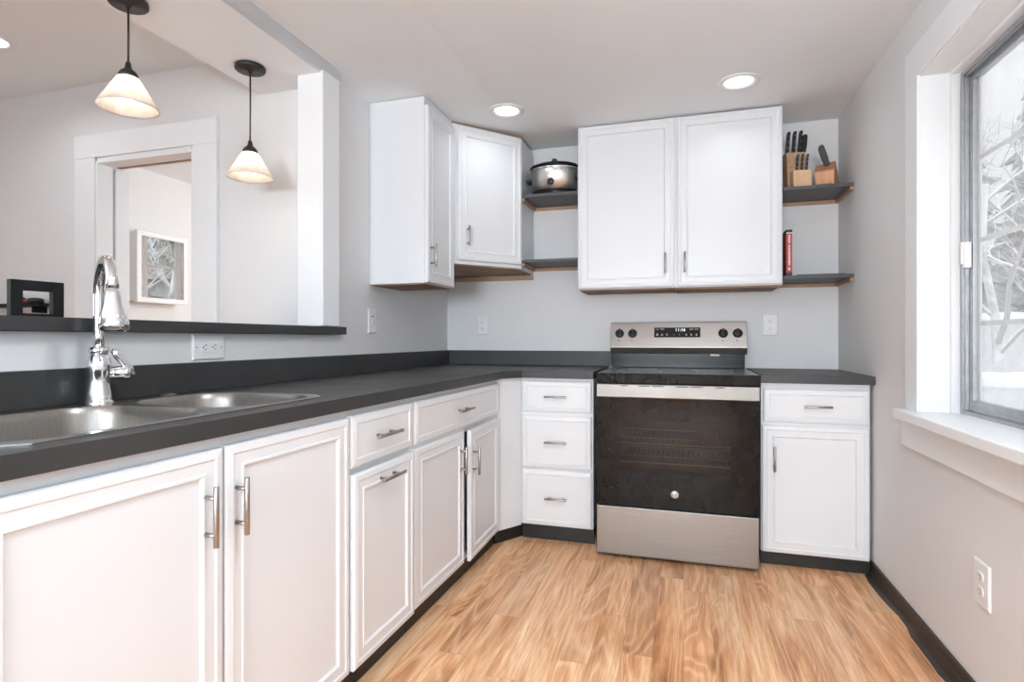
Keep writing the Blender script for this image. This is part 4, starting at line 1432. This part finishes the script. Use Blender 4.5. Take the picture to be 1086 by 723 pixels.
# ------------------------------------------------------------------ outlets and switch plates
def plate_mb(w, h):
    """on y=0, facing -y, centred"""
    mb = MB()
    b3 = bmesh.new()
    loops = []
    for ins, t_ in ((0, 0), (0, 0.003), (0.004, 0.0062), (0.006, 0.0066)):
        loops.append([b3.verts.new(p) for p in ((-w / 2 + ins, -t_, -h / 2 + ins), (w / 2 - ins, -t_, -h / 2 + ins), (w / 2 - ins, -t_, h / 2 - ins), (-w / 2 + ins, -t_, h / 2 - ins))])
    b3.faces.new(loops[0])
    for A, B in zip(loops, loops[1:]):
        for i in range(4):
            b3.faces.new((A[i], A[(i + 1) % 4], B[(i + 1) % 4], B[i]))
    b3.faces.new(loops[-1])
    bmesh.ops.recalc_face_normals(b3, faces=b3.faces)
    mb.join(b3)
    return mb
def outlet(label, loc, rz, w=0.082, h=0.126, kind='duplex', roll=0.0):
    o = thing('wall_outlet', label, 'outlet', loc, rz)
    o.rotation_euler = (0, roll, rz) if roll else (0, 0, rz)
    pl = plate_mb(w, h).build('plate', M['plastic_white'], o)
    sl_ = MB()
    if kind == 'duplex':
        for s in (-1, 1):
            b = MB()
            pts_ = []
            zc = s * 0.021
            for i in range(24):
                a_ = 2 * PI * i / 24
                pts_.append((0.0175 * math.cos(a_), max(-0.0135, min(0.0135, 0.0175 * math.sin(a_)))))
            b3 = bmesh.new()
            A = [b3.verts.new((x, -0.0062, zc + zz)) for x, zz in pts_]
            B = [b3.verts.new((x * 0.97, -0.0088, zc + zz * 0.97)) for x, zz in pts_]
            b3.faces.new(B)
            for i in range(24):
                b3.faces.new((A[i], A[(i + 1) % 24], B[(i + 1) % 24], B[i]))
            bmesh.ops.recalc_face_normals(b3, faces=b3.faces)
            b.join(b3)
            b.build('receptacle', M['plastic_white'], o)
            sl_.box((-0.0065, -0.0092, zc - 0.001), (-0.0047, -0.0085, zc + 0.007))
            sl_.box((0.0047, -0.0092, zc - 0.001), (0.0065, -0.0085, zc + 0.006))
            sl_.lathe([(0, 0), (0.0024, 0), (0.0024, 0.0006), (0, 0.0006)], 12, Matrix.Translation((0, -0.0086, zc - 0.007)) @ Matrix.Rotation(R(90), 4, 'X'))
    elif kind == 'decora':
        MB().box((-0.0165, -0.0088, -0.034), (0.0165, -0.006, 0.034), 0.001).build('receptacle', M['plastic_white'], o)
        for s in (-1, 1):
            zc = s * 0.020
            sl_.box((-0.0080, -0.0093, zc - 0.0015), (-0.0056, -0.0085, zc + 0.0065))
            sl_.box((0.0056, -0.0093, zc - 0.0015), (0.0080, -0.0085, zc + 0.0055))
            sl_.lathe([(0, 0), (0.0028, 0), (0.0028, 0.0006), (0, 0.0006)], 12, Matrix.Translation((0, -0.0087, zc - 0.008)) @ Matrix.Rotation(R(90), 4, 'X'))
        for s in (-1, 1):
            sl_.lathe([(0, 0), (0.0022, 0), (0.0022, 0.0006), (0, 0.0006)], 10, Matrix.Translation((0, -0.0064, s * 0.052)) @ Matrix.Rotation(R(90), 4, 'X'))
    elif kind == 'switch':
        MB().box((-0.005, -0.010, -0.012), (0.005, -0.006, 0.012), 0.001).build('toggle', M['plastic_white'], o)
        sl_.box((-0.010, -0.0070, 0.022), (0.010, -0.0062, 0.027))
        sl_.box((-0.0012, -0.0108, -0.013), (0.0012, -0.0098, -0.002))
    sl_.build('slots', M['slot'], pl)
    return o
outlet('white duplex outlet on the back wall left of the range', (-1.290, YB - 0.0005, 1.175), 0)
outlet('white duplex outlet on the back wall right of the range', (0.481, YB - 0.0005, 1.167), 0)
outlet('white wall plate with a small control on the left wall under the tall cabinet', (XL + 0.0005, 2.580, 1.178), PI / 2, 0.076, 0.126, 'switch')
outlet('white sideways outlet with square face on the half wall above the sink backsplash', (XL + 0.0005, 1.530, 1.058), PI / 2, 0.084, 0.134, 'decora', R(90))
outlet('white duplex outlet low on the right wall below the window', (XR - 0.0005, 1.960, 0.376), -PI / 2, 0.090, 0.130)

# ------------------------------------------------------------------ lights in the room
def downlight(label, loc, power, group='recessed ceiling lights', ring=0.096, lens=0.066):
    t_ = thing('recessed_light', label, 'ceiling light', loc, 0, group)
    MB().lathe([(lens, -0.002), (lens + 0.004, -0.006), (ring - 0.012, -0.008), (ring - 0.002, -0.005), (ring, -0.0005), (lens, -0.0005)], 48, None, True).build('trim_ring', M['trim'], t_)
    MB().lathe([(0, -0.0045), (lens * 0.8, -0.004), (lens, -0.0015)], 40).build('lens', M['lens'], t_)
    l = bpy.data.lights.new('downlight_glow', 'AREA')
    l.shape = 'DISK'
    l.size = 0.12
    l.energy = power
    l.color = (0.86, 0.93, 1.0)
    l.spread = R(150)
    lo_ = bpy.data.objects.new('downlight_glow', l)
    lo_.location = (0, 0, -0.012)
    lo_.parent = t_
    COL.objects.link(lo_)
    return t_
downlight('recessed ceiling light nearest the corner cabinet', (-0.915, 2.901, 2.3185), 0.25)
downlight('recessed ceiling light above the range area in front of the two-door cabinet', (0.254, 2.907, 2.3225), 0.25)
for lx, ly, lw_, lb in ((-0.10, 0.95, 2.4, 'added unseen ceiling light over the floor near the sink'), (0.35, 0.95, 2.2, 'added unseen ceiling light over the floor near the window'),
                    (-0.35, -0.75, 2.8, 'added unseen ceiling light furthest from the range')):
    downlight(lb, (lx, ly, 2.3200), lw_)  # unseen downlights added to brighten floor, right wall and ceiling
downlight('recessed ceiling light of the other room, partly cut by the picture edge', (-3.03, 1.765, ZD), 0.6)

def pendant(label, loc, z_cap, power):
    """loc = canopy centre on the beam, z_cap = top of the socket cap"""
    t_ = thing('pendant_light', label, 'pendant light', loc, 0, 'pendant lights over the bar')
    zc = z_cap - loc[2]
    MB().lathe([(0, -0.0005), (0.060, -0.0005), (0.0615, -0.004), (0.0615, -0.015), (0.059, -0.018), (0.012, -0.0185), (0.009, -0.026), (0.005, -0.030), (0, -0.030)], 40).build('ceiling_plate', M['bronze'], t_)
    MB().tube([(0, 0, -0.028), (0.001, 0, zc * 0.5), (0, 0, zc + 0.002)], 0.0034, 10).build('cord', M['bronze'], t_)
    MB().lathe([(0, 0.004), (0.006, 0.004), (0.009, -0.004), (0.010, -0.014), (0.014, -0.022), (0.024, -0.030), (0.030, -0.040), (0.031, -0.050), (0.026, -0.052), (0, -0.052)], 28).build('socket_cap', M['bronze'], t_, (0, 0, zc))
    sh = MB()
    sh.lathe([(0.026, -0.048), (0.034, -0.053), (0.050, -0.080), (0.070, -0.115), (0.090, -0.148), (0.0935, -0.155), (0.0925, -0.158), (0.088, -0.152), (0.067, -0.116), (0.047, -0.081), (0.031, -0.055), (0.024, -0.052)], 56, None, True)
    sho = sh.build('lamp_shade', M['shade'], t_, (0, 0, zc))
    bu = MB()
    bu.lathe([(0, -0.050), (0.012, -0.052), (0.013, -0.068), (0.024, -0.090), (0.028, -0.104), (0.024, -0.120), (0.012, -0.130), (0, -0.132)], 24)
    bu.build('bulb', M['bulb'], t_, (0, 0, zc))
    return t_
pendant('alabaster cone pendant hanging higher, over the sink end of the bar', (-1.838, 1.478, BEAMZ), 2.040, 0.7)
pendant('alabaster cone pendant hanging lower, beside the white post', (-1.785, 1.992, BEAMZ), 1.936, 0.5)

# ------------------------------------------------------------------ things beyond the bar
# open black frame on the ledge
pf = MB()
b3 = bmesh.new()
for a_, b_ in (((0, 0, 0), (0.020, 0.012, 0.1)), ):
    pass
b3.free()
FWd, FHt, bar = 0.118, 0.094, 0.026
pf.box((0, -0.009, 0), (bar, 0.009, FHt), 0.001)
pf.box((FWd - bar, -0.009, 0), (FWd, 0.009, FHt), 0.001)
pf.box((bar, -0.009, FHt - bar), (FWd - bar, 0.009, FHt), 0.001)
pf.box((bar, -0.009, 0), (FWd - bar, 0.009, 0.010), 0.001)
tag(pf.build('picture_frame', M['black_frame'], None, (-1.600, 0.972, 1.1415), (0, 0, R(84))), 'small open black frame standing on the bar ledge', 'picture frame')
ws = thing('wall_shelf', 'narrow black wall shelf seen behind the open frame', 'shelf', (-3.73, YD - 0.0005, 1.262))
MB().box((-0.45, -0.10, 0), (0.45, 0, 0.016), 0.001).build('board', M['black_frame'], ws)
MB().box((-0.36, -0.07, -0.035), (-0.345, 0, -0.0005), 0.001).build('bracket', M['black_frame'], ws)
MB().box((0.345, -0.07, -0.035), (0.36, 0, -0.0005), 0.001).build('bracket', M['black_frame'], ws)
tag(MB().lathe([(0, 0), (0.030, 0), (0.038, 0.014), (0.034, 0.028), (0.02, 0.038), (0, 0.040)], 20).build('dark_bowl', M['dark_stone'], None, (-3.500, YD - 0.058, 1.278)), 'dark lumpy bowl on the narrow black wall shelf', 'bowl')
tag(MB().lathe([(0, 0), (0.012, 0), (0.020, 0.010), (0.023, 0.020), (0.019, 0.021), (0, 0.015)], 20).build('red_dish', M['red_glaze'], None, (-3.437, YD - 0.060, 1.278)), 'small red dish on the narrow black wall shelf', 'dish')
tag(MB().lathe([(0, 0), (0.032, 0), (0.038, 0.012), (0.035, 0.026), (0.02, 0.031), (0, 0.031)], 20).build('dark_box', M['dark_stone'], None, (-3.372, YD - 0.058, 1.278)), 'low dark pot right of the red dish on the wall shelf', 'pot')

# mirror cabinet in the small room
mc = thing('medicine_cabinet', 'white framed mirror cabinet on the wall beyond the doorway', 'cabinet', (BX0 + 0.0005, 3.412, 1.36), PI / 2)
# local x -> +Y, local -y -> +X
MW, MH = 0.450, 0.540
MB().box((-MW / 2 + 0.006, -0.088, 0.012), (MW / 2 - 0.006, 0, MH - 0.012), 0.002).build('body', M['trim'], mc)
mf = MB()
mf.box((-MW / 2, -0.122, 0), (-MW / 2 + 0.040, -0.090, MH), 0.006)
mf.box((MW / 2 - 0.040, -0.122, 0), (MW / 2, -0.090, MH), 0.006)
mf.box((-MW / 2 + 0.036, -0.122, 0), (MW / 2 - 0.036, -0.090, 0.040), 0.006)
mf.box((-MW / 2 + 0.036, -0.122, MH - 0.040), (MW / 2 - 0.036, -0.090, MH), 0.006)
mfo = mf.build('door', M['trim'], mc)
MB().box((-MW / 2 + 0.034, -0.112, 0.034), (MW / 2 - 0.034, -0.100, MH - 0.034)).build('mirror', M['mirror'], mfo)

# ------------------------------------------------------------------ outside
struct(MB().box((XR + 0.16, -12, -0.62), (30, 40, -0.5)).build('ground', M['snow']), 'snow covered yard outside', 'ground')
struct(MB().box((-20, 6.4, -0.62), (XR + 0.16, 40, -0.5)).build('ground_snow', M['snow']), 'snow covered ground behind the house', 'ground')
def wall_block(label, loc, rz, w, d, h, cap):
    t_ = thing('garden_wall', label, 'garden wall', loc, rz)
    b_ = MB()
    b_.box((-w / 2, -d / 2, 0), (w / 2, d / 2, h), 0.01)
    rows = int(h / 0.30)
    for i in range(1, rows + 1):
        b_.box((-w / 2 - 0.004, -d / 2 - 0.010, i * 0.30 - 0.012), (w / 2 + 0.004, -d / 2 + 0.01, i * 0.30), 0.002, 1)
    b_.build('blocks', M['snow_wall'], t_)
    c_ = MB()
    b3 = bmesh.new()
    bmesh.ops.create_grid(b3, x_segments=24, y_segments=4, size=0.5)
    rr = random.Random(int(w * 100))
    bmesh.ops.scale(b3, verts=b3.verts, vec=(w + 0.1, d + 0.1, 1))
    for v_ in b3.verts:
        e_ = min(1, (0.5 * (d + 0.1) - abs(v_.co.y)) * 6)
        v_.co.z = cap * (0.25 + 0.75 * e_) * rr.uniform(0.85, 1.15)
    r2 = bmesh.ops.extrude_face_region(b3, geom=b3.faces[:])
    for g in r2['geom']:
        if isinstance(g, bmesh.types.BMVert):
            g.co.z = 0
    bmesh.ops.recalc_face_normals(b3, faces=b3.faces)
    for f in b3.faces:
        f.smooth = True
    c_.join(b3, Matrix.Translation((0, 0, h)))
    c_.build('snow_cap', M['snow'], t_)
    return t_
wall_block('low snow-capped block wall nearest the kitchen window', (4.2, 7.2, -0.5), R(-25), 7.0, 0.3, 1.05, 0.16)
wall_block('taller snow-capped block wall behind the low one', (6.0, 9.6, -0.5), R(-25), 9.0, 0.35, 1.80, 0.18)

def tree(label, loc, h, seed, spread=1.0, group='snowy bare trees in the yard'):
    rr = random.Random(seed)
    t_ = thing('bare_tree', label, 'tree', loc, 0, group)
    tb = MB()
    br = []
    def grow(p, d, L_, r, depth):
        k_ = 4 if depth < 2 else 3
        pts_, rs_ = [p], [r]
        q = p.copy(); dd = d.copy()
        for i in range(k_):
            dd = (dd + Vector((rr.uniform(-1, 1), rr.uniform(-1, 1), rr.uniform(-0.5, 0.9))) * 0.22).normalized()
            q = q + dd * (L_ / k_)
            pts_.append(q.copy()); rs_.append(r * (1 - 0.55 * (i + 1) / k_))
        br.append((depth, pts_, rs_))
        if depth < 4:
            nb_ = (6, 5, 5, 4)[depth]
            for i in range(nb_):
                f = rr.uniform(0.35, 1.0) if depth else rr.uniform(0.30, 1.0)
                idx = min(k_ - 1, int(f * k_))
                pp = pts_[idx].lerp(pts_[idx + 1], f * k_ - idx if f < 1 else 1)
                a_ = rr.uniform(0, 2 * PI)
                side = Vector((math.cos(a_), math.sin(a_), rr.uniform(-0.1, 0.7)))
                nd = (dd * 0.55 + side * spread * 0.75).normalized()
                grow(pp, nd, L_ * rr.uniform(0.42, 0.62), max(0.004, rs_[idx] * 0.55), depth + 1)
    grow(Vector((0, 0, 0)), Vector((0, 0, 1)), h * 0.62, h * 0.013, 0)
    for dp_, pts_, rs_ in br:
        if dp_ == 0:
            tb.tube(pts_, rs_, 8)
    tb.build('trunk', M['bark'], t_)
    bb_ = MB()
    b3 = bmesh.new()
    for dp_, pts_, rs_ in br:
        if dp_ == 0:
            continue
        n_ = 5 if dp_ < 3 else 3
        prev = None
        for i, p in enumerate(pts_):
            d_ = (pts_[min(i + 1, len(pts_) - 1)] - pts_[max(i - 1, 0)]).normalized()
            u_ = Vector((0, 0, 1)) if abs(d_.z) < 0.9 else Vector((1, 0, 0))
            s_ = d_.cross(u_).normalized(); u_ = s_.cross(d_)
            ring = [b3.verts.new(p + (rs_[i] + 0.001) * (math.cos(2 * PI * k / n_) * s_ + math.sin(2 * PI * k / n_) * u_)) for k in range(n_)]
            if prev:
                for k in range(n_):
                    b3.faces.new((prev[k], prev[(k + 1) % n_], ring[(k + 1) % n_], ring[k]))
            prev = ring
    bmesh.ops.recalc_face_normals(b3, faces=b3.faces)
    bb_.join(b3)
    bb_.build('branches', M['bark'], t_)
    return t_
for i, (x, y, h, sd) in enumerate(((4.15, 9.3, 6.0, 11), (6.6, 12.6, 6.0, 12), (1.6, 14.0, 6.5, 16), (9.4, 9.8, 5.6, 19), (5.2, 17.2, 7.0, 17))):
    tree(['bare snowy tree nearest the house beyond the block walls', 'bare snowy tree standing further back in the yard'][i > 0], (x, y, -0.5), h, sd, 1.0,
         'bare trees further back' if i else None)

def conifer(label, loc, h, seed, group):
    rr = random.Random(seed)
    t_ = thing('conifer_tree', label, 'tree', loc, rr.uniform(0, 6), group)
    MB().tube([(0, 0, 0), (0, 0, h * 0.9)], [h * 0.02, h * 0.006], 8).build('trunk', M['bark'], t_)
    b3 = bmesh.new()
    tiers = 15
    for k in range(tiers):
        f = k / (tiers - 1)
        z1 = h * (0.10 + 0.86 * f) + h * 0.05
        r0 = h * 0.185 * (1 - f) ** 0.85 + h * 0.015
        n_ = 26
        top = b3.verts.new((0, 0, z1 + h * 0.05))
        ring1 = [b3.verts.new((r0 * 0.55 * math.cos(2 * PI * i / n_) * rr.uniform(0.8, 1.2), r0 * 0.55 * math.sin(2 * PI * i / n_) * rr.uniform(0.8, 1.2), z1 - h * 0.01 * rr.uniform(0, 2))) for i in range(n_)]
        ring2 = []
        for i in range(n_):
            q = rr.uniform(0.72, 1.15) if i % 2 else rr.uniform(0.45, 0.75)
            ring2.append(b3.verts.new((r0 * q * math.cos(2 * PI * i / n_), r0 * q * math.sin(2 * PI * i / n_), z1 - h * 0.055 * rr.uniform(0.7, 1.4))))
        for i in range(n_):
            j = (i + 1) % n_
            b3.faces.new((top, ring1[i], ring1[j]))
            b3.faces.new((ring1[i], ring2[i], ring2[j], ring1[j]))
    mb = MB()
    mb.join(b3)
    mb.build('foliage', M['needles'], t_)
    return t_
for i in range(13):
    far = i % 2
    a_ = R(-6 + i * 6.6)
    d_ = 27.5 if far else 21.5
    conifer('tall snowy conifer in the row at the back of the yard', (d_ * math.sin(a_), d_ * math.cos(a_), -0.5), 13.5 if far else 11.5, 100 + i, 'snowy conifers behind the yard')
